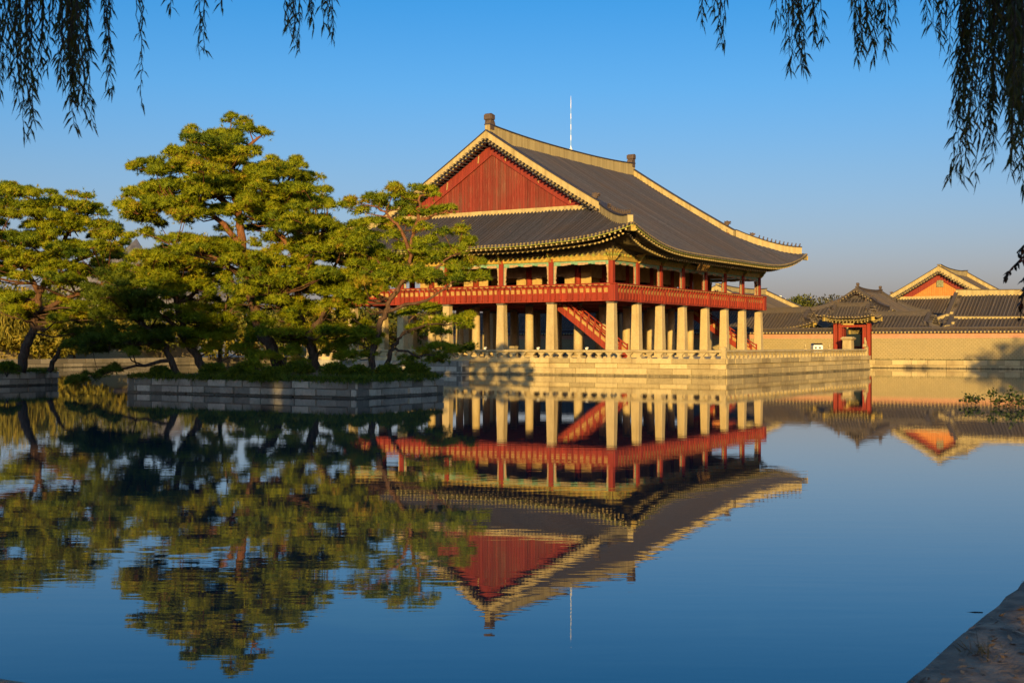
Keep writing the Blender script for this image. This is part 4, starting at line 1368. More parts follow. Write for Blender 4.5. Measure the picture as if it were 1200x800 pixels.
_dome = []
def pad_tufts(c, rx, ry, rz, axr, axf, dens, rs):
    """bumpy flat cushion of tufts: cluster of small domes across an ellipse"""
    nd = max(5, int(rx*ry*8.5))
    Cs, Ds = [], []
    twigs = []; _dome.clear()
    for _ in range(nd):
        a = rs.uniform(0, 2*math.pi); q = math.sqrt(rs.uniform(0, 1))
        off = axr*(math.cos(a)*q*rx*.85) + axf*(math.sin(a)*q*ry*.85)
        r = rs.uniform(.17, .37)*min(1.15, .65+.35*rx)
        cc = c + off + np.array([0, 0, rz*(1-q*q)*.6 + rs.uniform(-.24, .22)*(.6+rz)])
        twigs.append(cc - np.array([0, 0, r*.25]))
        n = int(dens * r*r*11)
        u = rs.normal(0, 1, (n, 3)); u /= np.linalg.norm(u, axis=1, keepdims=True)
        u[:, 2] = np.abs(u[:, 2])*1.0 - .30
        rad = r * rs.uniform(.55, 1.05, (n, 1))
        Cs.append(cc + u*rad*np.array([1, 1, .62])); 
        _dome.append(np.full(n, rs.normal(0, .13)))
        dd = u*np.array([1, 1, .8]) + np.array([0, 0, .45]); Ds.append(dd)
    # loose sprays between the domes
    n = int(dens*0.8*rx*ry*2.2) + 8
    a = rs.uniform(0, 2*math.pi, n); q = np.sqrt(rs.uniform(0, 1, n))*1.08
    off = axr[None]*(np.cos(a)*q*rx)[:, None] + axf[None]*(np.sin(a)*q*ry)[:, None]
    off[:, 2] += rz*(1-q*q)*.5 + rs.normal(0, .13, n)
    Cs.append(c + off); _dome.append(rs.normal(0, .12, n))
    Ds.append(off/(np.linalg.norm(off, axis=1, keepdims=True)+1e-9) + rs.normal(0, .5, (n, 3)) + np.array([0, 0, .25]))
    return np.concatenate(Cs), np.concatenate(Ds), twigs

def inside(poly, x, y):
    c = False; n = len(poly)
    for i in range(n):
        x1, y1 = poly[i]; x2, y2 = poly[(i+1) % n]
        if (y1 > y) != (y2 > y) and x < (x2-x1)*(y-y1)/(y2-y1)+x1: c = not c
    return c

AXR, AXF = np.array(RGT), np.array(FWD)
def pine(label, base, trunk_px, limbs_px, crown, d0, seed, spread=2.2, holes=(), extra=(), dens=58, dx=20.5, dy=11.8, half=19, blade=.21, r0=.30, mat='needles', bw=.0135, group='pines on the islets', tbias=0.5):
    """trunk_px / limbs_px: polylines of (px, py, depth offset); crown: outlines of the crown masses"""
    rs = np.random.RandomState(seed)
    t = thing('pine_tree', base, label, 'tree', group)
    bx = Vector(base); mb = MB(); mb.smooth = True
    nodes = []
    def line(pts, ra, rb, first=None):
        w = [P(p[0], p[1], d0 + (p[2] if len(p) > 2 else 0)) for p in pts]
        if first is not None: w = [first] + w
        # smooth + gnarl
        out = []
        for a, b in zip(w, w[1:]):
            for k in range(4):
                q = a.lerp(b, k/4)
                if k: q += Vector(rs.normal(0, .05, 3))
                out.append(q)
        out.append(w[-1])
        rad = [ra + (rb-ra)*i/(len(out)-1) for i in range(len(out))]
        mb.tube([q - bx for q in out], [r*.85 for r in rad], 9)
        for q, r in zip(out, rad): nodes.append((q, r))
    line(trunk_px, r0, r0*.42, Vector(base) - Vector((0, 0, .3)))
    for l in limbs_px: line(l, r0*.55, r0*.16)
    # pads
    pads = []
    for poly in crown:
        ys = [p[1] for p in poly]; xs = [p[0] for p in poly]
        y = min(ys) + 5; row = 0
        while y < max(ys):
            x = min(xs) + rs.uniform(0, dx)
            while x < max(xs):
                px, py = x + rs.normal(0, 4), y + rs.normal(0, 2.6)
                if inside(poly, px, py) and not any(inside(h, px, py) for h in holes):
                    edge = sum(inside(poly, px+a, py+b) for a, b in ((-half,0),(half,0),(0,-9),(0,9)))/4
                    sp = spread*edge
                    for k in range(3 if edge > .9 else 1):
                        hw = half*rs.uniform(.45, 1.12)*(.58 if edge < .8 else 1)
                        pads.append((px, py, d0 + rs.normal(0, sp*.8) + (0, -.7, .8)[k], hw))
                x += dx*rs.uniform(.75, 1.25)
            y += dy; row += 1
    for e in extra: pads.append((e[0], e[1], d0 + (e[3] if len(e) > 3 else 0), e[2]))
    Cs, Ds, Ts, Zs = [], [], [], []
    bm_ = mb
    for px, py, d, hw in pads:
        c = P(px, py, d); r = hw/FPX*d
        C, D, tw = pad_tufts(np.array(c), r, r*rs.uniform(.8, 1.1), r*.25, AXR, AXF, dens, rs)
        Cs.append(C); Ds.append(D); Ts.append(np.clip(tbias + rs.normal(0, .14) + np.concatenate(_dome) + rs.normal(0, .11, len(C)), 0, 1))
        # a limb from the nearest lower trunk node
        best = min(nodes, key=lambda q: (q[0]-c).length + max(0, q[0].z - c.z + .2)*2.5)
        if (best[0]-c).length < 7:
            a = best[0]; b = c - Vector((0, 0, r*.12)); m1 = a.lerp(b, .5) + Vector(rs.normal(0, .14, 3)) + Vector((0,0,-.12))
            L = (a-b).length
            rr_ = min(best[1]*.5, .022 + .014*L)
            bm_.tube([a-bx, m1-bx, b-bx], [rr_, rr_*.7, .02], 5, False)
            for k in tw[:4]:
                kk = Vector(k); bm_.tube([b-bx, b.lerp(kk, .5)-bx+Vector((0,0,-.05)), kk-bx], [.022, .016, .009], 4, False)
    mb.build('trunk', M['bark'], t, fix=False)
    C, D, T = np.concatenate(Cs), np.concatenate(Ds), np.concatenate(Ts)
    V, tt = blades(C, D, np.full(len(C), blade), 11, bw, .66, rs, T)
    np_mesh('crown', V - np.array(base), 3, tt, M[mat], t, blades.normals)
    return t, len(tt)

def base_on(px, X, z):
    y, d = on_x(px, X); return (X, y, z), d

IZ = 1.15
tot = 0
# -- tall pine with two forks: right and centre of the near islet
b, d = base_on(371, -45.2, IZ); D1 = d
t, n = pine('large dark forked pine at the middle of the near islet, crown spreading toward the pavilion', b,
    [(368,415),(360,392),(350,366),(348,330),(344,297)],
    [[(344,297),(331,278),(315,259),(300,250),(277,243,-.5)], [(315,259),(322,235),(335,215,.5),(345,200,.6)], [(344,297),(358,285),(370,280),(380,273,-.6)],
     [(360,392),(378,372),(383,340,.8),(392,312,1),(405,290,1.2)], [(350,366),(330,345,-1.2),(305,335,-1.6)], [(300,250),(288,225,.5),(285,205,.6)]],
    [[(298,183),(318,181),(340,179),(367,183),(364,197),(380,208),(377,221),(392,236),(385,250),(399,260),(424,266),(450,282),(452,300),(430,310),(400,300),(350,305),(300,282),(275,258),(262,235),(280,200)],
     [(262,290),(330,292),(400,300),(450,312),(440,345),(400,372),(340,376),(290,372),(262,350),(250,315)],
     [(280,372),(345,378),(400,372),(430,380),(420,402),(392,408),(330,406),(300,400)]],
    D1, 31, extra=[(318,418,16,-1.6),(300,430,14,-2.4),(312,442,12,-2.9),(326,434,13,-2.6),(345,412,15,-1.2),(390,410,16,-.8),(408,402,15,.5),(420,392,15,.8),(352,424,13,-1.8),(405,420,13,-1)], holes=[[(300,274),(318,278),(322,292),(304,290)], [(324,270),(345,272),(346,286),(330,288)], [(284,184),(302,180),(300,196),(286,197)]], r0=.36)
tot += n
# -- pine leaning left: top of the whole mass
b, d = base_on(331, -46.2, IZ); D2 = d
t, n = pine('high crowned pine on the near islet whose top is the highest of all the pines', b,
    [(318,405),(306,392),(297,355),(290,325),(284,290),(281,255),(276,225),(270,195),(266,172)],
    [[(284,290),(262,262,-.5),(232,240,-.8),(205,240,-1)], [(281,255),(250,222,.8),(215,200,1),(180,195,1)], [(270,195),(290,172,.4),(305,160,.5)], [(276,225),(240,232,-.5),(170,250,-.8)], [(290,325),(250,300,-1),(205,290,-1.2)]],
    [[(141,197),(170,182),(207,177),(221,153),(246,155),(256,138),(288,142),(309,147),(320,159),(314,171),(301,180),(284,190),(300,210),(300,240),(270,258),(246,262),(209,264),(190,270),(167,275),(150,262),(140,250),(129,228),(140,219),(159,224),(161,214)],
     [(175,281),(215,272),(262,266),(300,280),(290,305),(240,312),(180,300)]],
    D2, 32, holes=[[(226,232),(250,228),(262,243),(240,246)], [(284,163),(300,158),(303,168),(288,172)], [(150,208),(166,204),(170,217),(156,222)], [(176,265),(255,263),(255,272),(200,277),(176,278)]], r0=.38)
tot += n
# -- left group
b, d = base_on(241, -46.3, IZ); D3 = d
t, n = pine('mid height pine left of centre on the near islet with layered green boughs', b,
    [(232,418),(217,397),(208,360),(205,330),(200,310)],
    [[(205,330),(180,318,-.6),(160,310,-.6)], [(208,360),(235,335,.6),(250,318,.8)], [(217,397),(195,372,-.8),(172,355,-1)]],
    [[(160,296),(182,286),(240,292),(268,300),(270,330),(250,352),(215,358),(170,350),(140,335),(132,312)], [(190,355),(250,355),(275,375),(262,398),(225,396),(195,385)]],
    D3, 33, r0=.30, extra=[(225,404,15),(248,408,14),(282,410,14,.6),(262,396,15,.4),(300,418,13,-1.2),(235,392,16,.8)])
tot += n
b, d = base_on(209, -47.6, IZ - .1); D4 = d
t, n = pine('low pine leaning left over the water from the near islet with dark drooping boughs', b,
    [(200,420),(190,402),(176,385),(160,372)],
    [[(190,402),(150,402,-.5),(110,404,-.8)], [(200,422),(160,428,-.8),(118,440,-1.2)], [(176,385),(140,368,.5),(112,350,.8)]],
    [[(118,318),(150,322),(185,340),(205,362),(190,378),(140,380),(105,372),(98,340)], [(78,388),(120,380),(200,386),(208,402),(170,418),(110,420),(72,410)]],
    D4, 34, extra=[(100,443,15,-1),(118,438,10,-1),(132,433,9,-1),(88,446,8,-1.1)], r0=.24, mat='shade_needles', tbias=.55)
tot += n
b, d = base_on(257, -45.0, IZ)
t, n = pine('thin young pine between the larger trunks on the near islet', b, [(258,405),(262,375),(268,345)], [[(262,375),(280,352),(292,340)], [(262,380),(245,362),(238,350)]],
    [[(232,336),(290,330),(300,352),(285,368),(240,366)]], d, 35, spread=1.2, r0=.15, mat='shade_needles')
tot += n
# -- right pines in front of the pavilion
b, d = base_on(434, -45.6, IZ); D5 = d
t, n = pine('slender pine at the right end of the near islet with open crown before the gable', b,
    [(436,411),(444,388),(451,366),(462,345),(474,327),(482,298),(485,274)],
    [[(482,298),(470,270,-.3),(452,248,-.4),(430,240,-.4)], [(485,274),(490,250),(492,230),(500,219)], [(474,327),(510,315,-.4),(535,298,-.6)], [(451,366),(500,352,-.8),(530,330,-1)], [(474,327),(450,310,.6),(430,300,.6)], [(488,262),(515,250,-.2),(530,246,-.2)]],
    [[(436,318),(470,308),(520,316),(566,316),(560,331),(520,334),(470,336),(430,344),(418,332)],
     [(392,268),(430,272),(456,288),(458,322),(438,350),(420,368),(396,372),(388,330)], [(396,378),(428,374),(446,388),(446,410),(430,422),(400,420)]],
    D5, 36, spread=1.3, r0=.22, dx=27, half=15,
    extra=[(404,242,10),(418,238,13),(436,234,12),(450,242,12,.5),(440,258,11),(425,262,8),(470,228,14),(462,222,9),(492,221,13),(506,226,9),(486,234,9,.6),(500,249,17),(520,247,11),(478,249,12,.7),(462,278,12),(476,290,14,.6),(500,284,12),(542,270,9),(552,284,10),(534,294,14),(512,302,13),(486,304,12,.6),(458,300,12,.8),(440,310,13,.8),(556,309,11),(538,312,14),(470,318,14),(448,330,12),(548,326,13),(525,330,11),(566,324,8),(446,232,9,-.4),(424,248,12,.3),(468,240,9,.4),(476,262,13,.8),(455,266,12,.4),(500,266,12,-.3),(520,272,10,.2),(490,294,13,-.4),(520,292,13,.5),(545,284,10,.3),(500,320,13,.5),(500,328,12,-.6),(535,322,12,.7)])
tot += n
b, d = base_on(451, -44.4, IZ - .1); D6 = d
t, n = pine('small pine leaning right off the islet with flat green boughs across the stone columns', b,
    [(457,415),(463,404),(469,396),(478,388)],
    [[(478,388),(505,380,-.3),(540,378,-.4)], [(463,408),(490,418,-.4),(525,412,-.5)], [(469,396),(480,375,.5),(500,362,.6)]],
    [], D6, 37, r0=.16, extra=[(505,379,15),(525,375,16),(542,380,12),(490,386,13,.4),(515,388,13),(548,372,7),(478,366,12,.6),(505,362,11,.5),(530,410,15,-.3),(548,408,11,-.3),(512,406,12,-.2),(515,420,12,-.3),(495,414,10,.2),(480,424,13)], tbias=.45)
tot += n
# -- farther islet
b, d = base_on(24, -46.5, IZ + .05); D7 = d
t, n = pine('broad spreading pine filling the left edge on the farther islet', b,
    [(30,405),(38,390),(44,365),(46,345),(58,315),(62,295)],
    [[(46,345),(20,300,-.5),(0,275,-.6)], [(62,295),(85,268,.5),(105,250,.6)], [(62,295),(50,262),(40,235)], [(44,365),(90,345,-.8),(125,330,-1)], [(58,315),(105,300,.6),(135,285,.8)]],
    [[(-30,212),(0,210),(21,212),(35,215),(56,218),(66,227),(84,224),(119,233),(119,244),(126,253),(150,261),(157,281),(153,296),(165,310),(150,335),(120,345),(60,340),(0,330),(-40,330),(-60,280)],
     [(-40,332),(40,340),(120,345),(130,372),(100,392),(50,380),(-20,372)]],
    D7, 38, holes=[[(0,262),(16,258),(24,270),(6,276)], [(100,296),(112,294),(114,304),(102,306)]], spread=2.6, dx=21, dy=12, half=16, r0=.36, blade=.21)
tot += n
b, d = base_on(57, -44.5, IZ + .05)
t, n = pine('low leaning pine stem beside the water on the farther islet', b, [(66,418),(75,402),(92,390)], [[(75,402),(110,398,-.5),(135,395,-.6)]],
    [[(70,372),(120,372),(150,384),(140,404),(90,404),(66,392)]], d, 39, spread=1.4, r0=.2, mat='shade_needles', dx=20, dy=11, half=14)
tot += n

# shrubs and grass hanging over the islet walls
def shrub(px, py, hw, X, label, seed, mat='shade_needles', hz=.55, nb=6):
    rs = np.random.RandomState(seed)
    y, d = on_x(px, X); c = P(px, py, d); r = hw/FPX*d
    o = thing('shrub', (c.x, c.y, max(.9, c.z - r*.5)), label, 'shrub', 'shrubs on the islets')
    n = int(700*r + 200)
    u = rs.normal(0, 1, (n, 3)); u /= np.linalg.norm(u, axis=1, keepdims=True); u[:, 2] = np.abs(u[:, 2])*1.2 - .45
    C = np.array(c) + u*np.array([r, r*.8, r*hz])*rs.uniform(.35, 1.0, (n, 1)) * (1 + .25*np.sin(u[:, :1]*9 + seed))
    V, tt = blades(C, u + np.array([0, 0, .3]), np.full(n, .17), nb, .028, .7, rs, np.clip(rs.normal(.45, .2, n), 0, 1))
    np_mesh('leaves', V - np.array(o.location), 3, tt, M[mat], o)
    mb = MB(); mb.smooth = True; L0 = Vector(o.location)
    for k in range(5):
        q = Vector(C[rs.randint(n)]); mb.tube([Vector((0,0,-.25)), (q-L0)*.5+Vector((0,0,.03)), q-L0], [.03,.02,.01], 5)
    mb.build('stems', M['dark_bark'], o)
for i, (px, py, hw, X, lab) in enumerate((
    (318,441,20,-49.0,'dark shrub spilling over the middle of the near islet wall'), (285,434,18,-48.6,'dark shrub behind the islet wall below the central trunks'),
    (350,432,17,-48.0,'low shrub at the foot of the forked pine'), (392,434,16,-47.6,'low shrub right of the forked pine trunk'),
    (420,436,15,-46.9,'low shrub near the corner of the islet wall'), (455,436,17,-45.6,'low shrub before the slender right pine'),
    (488,434,15,-43.8,'shrub at the right tip of the near islet'), (250,434,15,-48.6,'low shrub left of the central trunks on the near islet'),
    (188,436,12,-48.9,'small shrub at the left end of the near islet'), (8,430,12,-48.6,'low shrub on the farther islet at the left edge'))):
    shrub(px, py, hw*1.15, X, lab, 60+i)

# ------------------------------------------------------------------ trees beyond the north bank and behind the halls
def leaf_tree(name, label, loc, h, r, seed, mat, cat='tree', group=None, leaf=.42, n=900, zlo=.3, droop=False):
    rs = np.random.RandomState(seed); o = thing(name, loc, label, cat, group)
    mb = MB(); mb.smooth = True
    k = 6; tops = []
    mb.tube([(0,0,-.3),(rs.normal(0,.15),rs.normal(0,.15),h*.28),(rs.normal(0,.3),rs.normal(0,.3),h*.55)], [h*.035,h*.028,h*.018], 8)
    Cs, Ds, Ts = [], [], []
    for i in range(16):
        a = rs.uniform(0, 6.28); q = rs.uniform(.15, .8); zz = rs.uniform(zlo+.1, .86)
        wid = math.sin(math.pi*min(1, max(0.08, (1.02-zz)/(1.02-zlo))**.75))*1.0 + .12
        c = np.array([math.cos(a)*q*r*wid, math.sin(a)*q*r*wid, zz*h])
        if i < 9: mb.tube([(0,0,h*rs.uniform(.25,.5)), tuple(c*.6+np.array([0,0,h*.1])), tuple(c)], [h*.014,h*.009,h*.003], 5)
        m_ = n//16; rr_ = r*rs.uniform(.28, .5)
        u = rs.normal(0, 1, (m_, 3)); u /= np.linalg.norm(u, axis=1, keepdims=True)
        if droop:
            C = c + u*np.array([rr_, rr_, rr_*.5])
            for s_ in range(5):
                Cs.append(C + np.array([0,0,-1])*(s_*leaf*.75) + rs.normal(0,.06,C.shape)); Ds.append(np.tile([0,0,-1.0],(m_,1))+u*.15); Ts.append(np.clip(rs.normal(.55,.2,m_),0,1))
        else:
            Cs.append(c + u*np.array([rr_, rr_, rr_*.75])*rs.uniform(.5, 1.05, (m_, 1))); Ds.append(u + np.array([0,0,.25])); Ts.append(np.clip(rs.normal(.5 + rs.normal(0,.1), .2, m_), 0, 1))
    mb.build('trunk', M['dark_bark'], o, fix=False)
    C, D, T = np.concatenate(Cs), np.concatenate(Ds), np.concatenate(Ts)
    V, tt = blades(C, D, np.full(len(C), leaf), 3 if not droop else 2, leaf*.26 if not droop else leaf*.12, .6 if not droop else .18, rs, T)
    np_mesh('crown', V, 3, tt, M[mat], o, None if droop else blades.normals)
    return o
def at_px(px, d): 
    q = P(px, HY, d); return (q.x, q.y, BANK)
leaf_tree('willow_tree', 'golden weeping willow on the far shore behind the leftmost pine trunks', at_px(20, 152), 8.6, 5.2, 71, 'gold_willow', leaf=.7, n=1500, droop=True, zlo=.35)
leaf_tree('willow_tree', 'golden weeping willow at the left edge of the far shore', at_px(-35, 158), 9.5, 5.6, 72, 'gold_willow', leaf=.7, n=1500, droop=True, zlo=.35)
for i, (px, d, h, r, mat, lab) in enumerate((
    (75,170,8.5,4.6,'broadleaf','leafy tree far behind the gap between the islets'), (225,165,7.5,4.4,'broadleaf','yellow green tree behind the left trunks of the near islet'),
    (265,172,8.2,4.8,'gold_willow','golden tree on the far shore behind the near islet'), (310,168,7.2,4.2,'broadleaf','round green tree on the far shore behind the forked pine'),
    (350,175,8.0,4.6,'broadleaf','tall green tree on the far shore behind the forked pine'), (400,170,7.4,4.4,'gold_willow','golden tree on the far shore behind the slender pine'),
    (445,178,8.0,4.6,'broadleaf','green tree left of the far columns of the pavilion'), (505,182,7.6,4.4,'broadleaf','green tree seen between the left columns of the pavilion'))):
    leaf_tree('shore_tree', lab, at_px(px, d), h, r, 80+i, mat, group='trees beyond the far shore', leaf=.5, n=900)
for i, (px, py, d, r, mat, lab, lf) in enumerate((
    (936,338,230,3.6,'broadleaf','bright yellow green tree rising behind the low corridor roof',.5), (954,341,236,3.0,'dull_leaf','dull olive tree right of the bright yellow green one',.45),
    (976,341,245,2.7,'dull_leaf','thin grey tree just left of the gate roof',.38), (963,358,232,2.4,'broadleaf','low yellow green bush between the city tower and the olive tree',.4),
    (902,341,262,2.6,'broadleaf','green treetop beside the curving plaster ridge',.45), (925,355,228,2.4,'broadleaf','small green treetop left of the bright yellow green tree',.4))):
    q = P(px, py, d); h = q.z - BANK
    leaf_tree('garden_tree', lab, at_px(px, d), h, r, 95+i, mat, group='trees behind the halls', leaf=lf, n=700, zlo=.45)
for i, (px, d, h) in enumerate(((835,225,11),(862,232,11.5),(800,228,10.5))):
    leaf_tree('garden_tree', ('green treetop seen through the upper floor left of the hall gable','green treetop seen through the right bays of the upper floor','leafy treetop seen through the middle bays of the upper floor')[i], at_px(px, d), h, 4, 110+i, 'broadleaf', group='trees behind the halls', leaf=.5, n=700, zlo=.4)
for i, (px, d, h, r) in enumerate(((110,166,6.2,4.2),(150,172,6.6,4.4),(190,167,6.0,4.2),(245,163,5.6,4.0),(290,170,6.2,4.2),(330,164,5.8,4.0),(375,168,6.2,4.2),(425,172,6.4,4.2),(475,176,6.6,4.2))):
    leaf_tree('shore_tree', ['low bushy tree on the far shore behind the left trunks','low bushy tree on the far shore between the islets','low bushy tree on the far shore at the left end of the near islet','low bushy tree on the far shore behind the leaning trunks','low bushy tree on the far shore left of the high crowned pine','low bushy tree on the far shore right of the high crowned pine','low bushy tree on the far shore behind the forked trunk','low bushy tree on the far shore behind the slender pine trunk','low bushy tree on the far shore left of the stone columns'][i], at_px(px, d), h, r, 170+i, 'broadleaf' if i % 3 else 'gold_willow', group='trees beyond the far shore', leaf=.5, n=900, zlo=.08)
for i, (px, d, h, r, zl, lab) in enumerate(((5,150,4.6,4.0,.05,'low golden bush at the far water edge behind the leftmost pine'),(48,151,4.2,3.8,.05,'low golden bush at the far water edge between the two left stems'),(88,152,4.4,3.8,.05,'low golden bush at the far water edge beside the farther islet'),
        (40,168,10.5,5.0,.2,'tall golden green tree far behind the broad left pine'),(110,172,10.0,5.0,.2,'tall golden green tree far behind the gap left of the near islet'),(-20,170,11,5.2,.2,'tall golden green tree at the far left edge'),(160,176,9.2,4.6,.2,'tall golden green tree far behind the low leaning pine'))):
    leaf_tree('shore_tree', lab, at_px(px, d), h, r, 190+i, 'gold_willow' if i < 3 else 'broadleaf', group='trees beyond the far shore', leaf=.5, n=1100, zlo=zl)
# wall on the far shore
fw = thing('shore_wall', (0, 0, 0), 'long low wall on the far shore behind the pine trunks', 'wall')
mb = MB(); mb.box(-70, 30, PY1+9, PY1+9.7, BANK, BANK+2.1); mb.build('wall_body', M['blocks'], fw)
mb = MB(); mb.prism([(PY1+8.7, BANK+2.1), (PY1+10, BANK+2.1), (PY1+9.35, BANK+2.7)], -70, 30, 'x'); mb.build('wall_coping', M['tile_far'], fw)
# trees on the banks outside the picture (they shade the islets and the end of the long wall)
sp = [(-99,-41,13.2,4.2),(-101,-35,13.8,4.6),(-99.5,-29,13.0,4.4),(-102,-23,14.2,4.8),(-100,-16,13.4,4.6),(-102,-9,14,4.6),(-100,-1,13.4,4.4),(-102,7,14,4.6),(-100,15,13.5,4.4)]
for i, (x, y, h, r) in enumerate(sp):
    leaf_tree('bank_tree', 'leafy tree on the near west bank, left of the picture', (x, y, BANK), h, r, 120+i, 'broadleaf', group='trees along the west bank', leaf=.8, n=3600, zlo=.15)
for i, (x, y, h, r) in enumerate(((-37.5,-59.0,15.0,5.6),(-27,-61.5,17,6.0),(-47,-62,13,4.8))):
    leaf_tree('bank_tree', 'leafy tree on the south bank, right of the picture', (x, y, BANK), h, r, 140+i, 'broadleaf', group='trees along the south bank', leaf=.8, n=2600, zlo=.22)
for i, (x, y, h, r) in enumerate(((-108,-50,12.5,4.6),(-110,-57.5,13,5.0),(-106.5,-64,12.5,4.8),(-106,-43,12,4.6))):
    leaf_tree('bank_tree', 'leafy tree behind the photographer', (x, y, BANK), h, r, 150+i, 'broadleaf', group='trees behind the viewpoint', leaf=.8, n=2600, zlo=.15)

# ------------------------------------------------------------------ overhanging willows in the foreground
def willow(label, base, limb, sprays, seed):
    rs = np.random.RandomState(seed); o = thing('willow_tree', base, label, 'tree'); b0 = Vector(base)
    mb = MB(); mb.smooth = True
    pts = [Vector(base)-Vector((0,0,.3))] + [Vector(q) for q in limb]
    out = []
    for a, c in zip(pts, pts[1:]):
        for k in range(4): out.append(a.lerp(c, k/4) + Vector(rs.normal(0, .03, 3)))
    out.append(pts[-1])
    mb.tube([q-b0 for q in out], [.26 - .22*i/(len(out)-1) for i in range(len(out))], 9)
    mb.build('trunk', M['dark_bark'], o)
    for (px, wpx, ytip, d, ns, lean, leafl) in sprays:
        tw = MB(); tw.smooth = True; Vs, Ts = [], []
        # carrying branch from the limb
        anc = P(px, -70, d); near = min(out, key=lambda q: (q-anc).length)
        tw.tube([near-b0, near.lerp(anc, .5)+Vector((0,0,.18))-b0, anc-b0], [.03,.018,.008], 5)
        for s_ in range(ns):
            x0 = px + rs.normal(0, wpx*.38); y1 = ytip - abs(rs.normal(0, 1))*ytip*.33 if s_ else ytip
            dd = d + rs.normal(0, .25)
            x1 = x0 + lean*(y1+70)/100 + rs.normal(0, wpx*.22)
            n = max(6, int((y1+70)/7)); line = []
            for k in range(n+1):
                t = k/n
                xx = x0 + (x1-x0)*t**1.4 + rs.normal(0, 1.0); yy = -70 + (y1+70)*t
                line.append(P(xx, yy, dd + .1*math.sin(t*3+s_)))
            tw.tube([anc-b0, line[0].lerp(anc,.3)+Vector((0,0,.03))-b0, line[0]-b0], .004, 4, False)
            tw.tube([q-b0 for q in line], [.0042-.003*k/n for k in range(n+1)], 4, False)
            for k in range(1, n+1):
                for j in range(2 if k < n else 3):
                    p = line[k-1].lerp(line[k], rs.uniform(0, 1))
                    if rs.uniform() < .12: continue
                    ang = rs.uniform(0, 6.28); q_ = rs.uniform(.2,1.25); dirv = Vector((math.cos(ang)*q_, math.sin(ang)*q_, -1)).normalized()
                    L = leafl*rs.uniform(.65, 1.25); w = L*.078
                    sd = dirv.cross(Vector(rs.normal(0,1,3))).normalized()
                    a_ = p - b0; mid = a_ + dirv*L*.45 + Vector((0,0,.004)); tip = a_ + dirv*L + Vector((0,0,-.012))
                    Vs += [a_, mid - sd*w, tip, mid + sd*w]; Ts.append(np.clip(rs.normal(.5,.25),0,1))
        hb = tw.build('hanging_branch', M['dark_bark'], o, fix=False)
        np_mesh('leaves', np.array([tuple(v) for v in Vs]), 4, Ts, M['willow'], hb)
    return o
def cpt(r, f, z): 
    q = CAM + RGT*r + FWD*f; return Vector((q.x, q.y, z))
willow('drooping willow whose dark fronds hang into the top left corner', cpt(-7.5, 3.2, BANK), [cpt(-7.2,3.6,3.2), cpt(-6.0,4.6,5.0), cpt(-4,5.6,5.6), cpt(-2.0,6.2,5.7), cpt(-.6,6.6,5.4)],
    [(2,18,120,6.2,8,4,.060), (30,18,158,6.0,10,2,.060), (50,14,100,6.4,6,-4,.060), (82,22,150,5.8,14,3,.060), (74,16,110,6.3,10,0,.060), (102,12,75,6.1,5,0,.060), (126,9,108,6.0,5,4,.056),
     (152,5,40,5.6,1,6,.06), (168,4,124,5.6,1,-1,.05), (235,7,62,6.2,2,-2,.060), (197,3,14,6.2,1,0,.06), (258,4,9,6.3,1,0,.06),
     (342,12,58,6.2,6,2,.056), (362,12,34,6.4,4,2,.056), (386,12,50,6.3,4,4,.056)], 201)
willow('drooping willow whose dark mass of fronds fills the top right corner', cpt(6.6, 3.0, BANK), [cpt(6.3,3.5,3.4), cpt(5.2,4.6,5.0), cpt(3.6,5.6,5.7), cpt(2.0,6.2,5.8), cpt(1.0,6.6,5.6)],
    [(846,10,56,6.2,4,-3,.056), (828,7,30,6.3,2,-6,.056), (930,16,84,6.0,9,0,.060), (955,12,50,6.2,5,3,.060), (916,8,55,6.2,3,-4,.056), (1005,14,70,6.0,8,4,.060), (1030,12,74,6.2,6,4,.060), (1050,6,26,6.3,2,2,.056),
     (1085,9,36,6.2,3,2,.056), (1105,10,58,6.2,5,-1,.060), (1126,12,85,5.9,8,-2,.060), (1150,14,215,5.7,9,-8,.060), (1140,10,140,5.9,6,-10,.056), (1165,14,190,5.6,10,-1,.060), (1182,14,200,5.5,8,0,.060), (1190,12,225,5.6,10,2,.060), (1205,14,200,5.4,11,0,.060), (1218,14,190,5.8,10,0,.060), (1172,16,110,6.2,10,0,.060), (1195,16,130,6.3,11,0,.060)], 202)
# dark leafy twig reaching in at the right edge
o = thing('cherry_tree', cpt(7.4, 5.5, BANK), 'leafy twig with round dark leaves poking in at the right edge', 'tree')
b0 = Vector(o.location); rs = np.random.RandomState(9)
mb = MB(); mb.smooth = True
trunk = [Vector((0,0,-.3)), Vector((.05,.1,1.2)), Vector((-.1,.2,2.4))]
mb.tube(trunk, [.12,.09,.05], 8); mb.build('trunk', M['dark_bark'], o)
tw = MB(); tw.smooth = True; Vs, Ts = [], []
for path in ([(1300,330),(1230,295),(1200,300),(1186,314),(1176,326)], [(1300,330),(1235,310),(1206,318),(1197,330)], [(1300,345),(1240,325),(1206,330),(1198,345),(1196,372)], [(1300,330),(1240,282),(1204,284),(1192,296)]):
    w = [trunk[2]+b0] + [P(x, y, 7.0+rs.normal(0,.12)) for x, y in path]
    tw.tube([q-b0 for q in w], [.03]+[.010-.0018*k for k in range(len(path))], 5, False)
    for a, c in zip(w[2:], w[3:]):
        for k in range(7):
            p = a.lerp(c, rs.uniform()) - b0
            dv = Vector((rs.normal(0,.5), rs.normal(0,.5), -1)).normalized(); L = rs.uniform(.035,.06); sd = dv.cross(Vector(rs.normal(0,1,3))).normalized()*L*.27
            Vs += [p, p+dv*L*.5-sd, p+dv*L, p+dv*L*.5+sd]; Ts.append(rs.uniform())
hb = tw.build('branch', M['dark_bark'], o, fix=False); np_mesh('leaves', np.array([tuple(v) for v in Vs]), 4, Ts, M['russet'], hb)

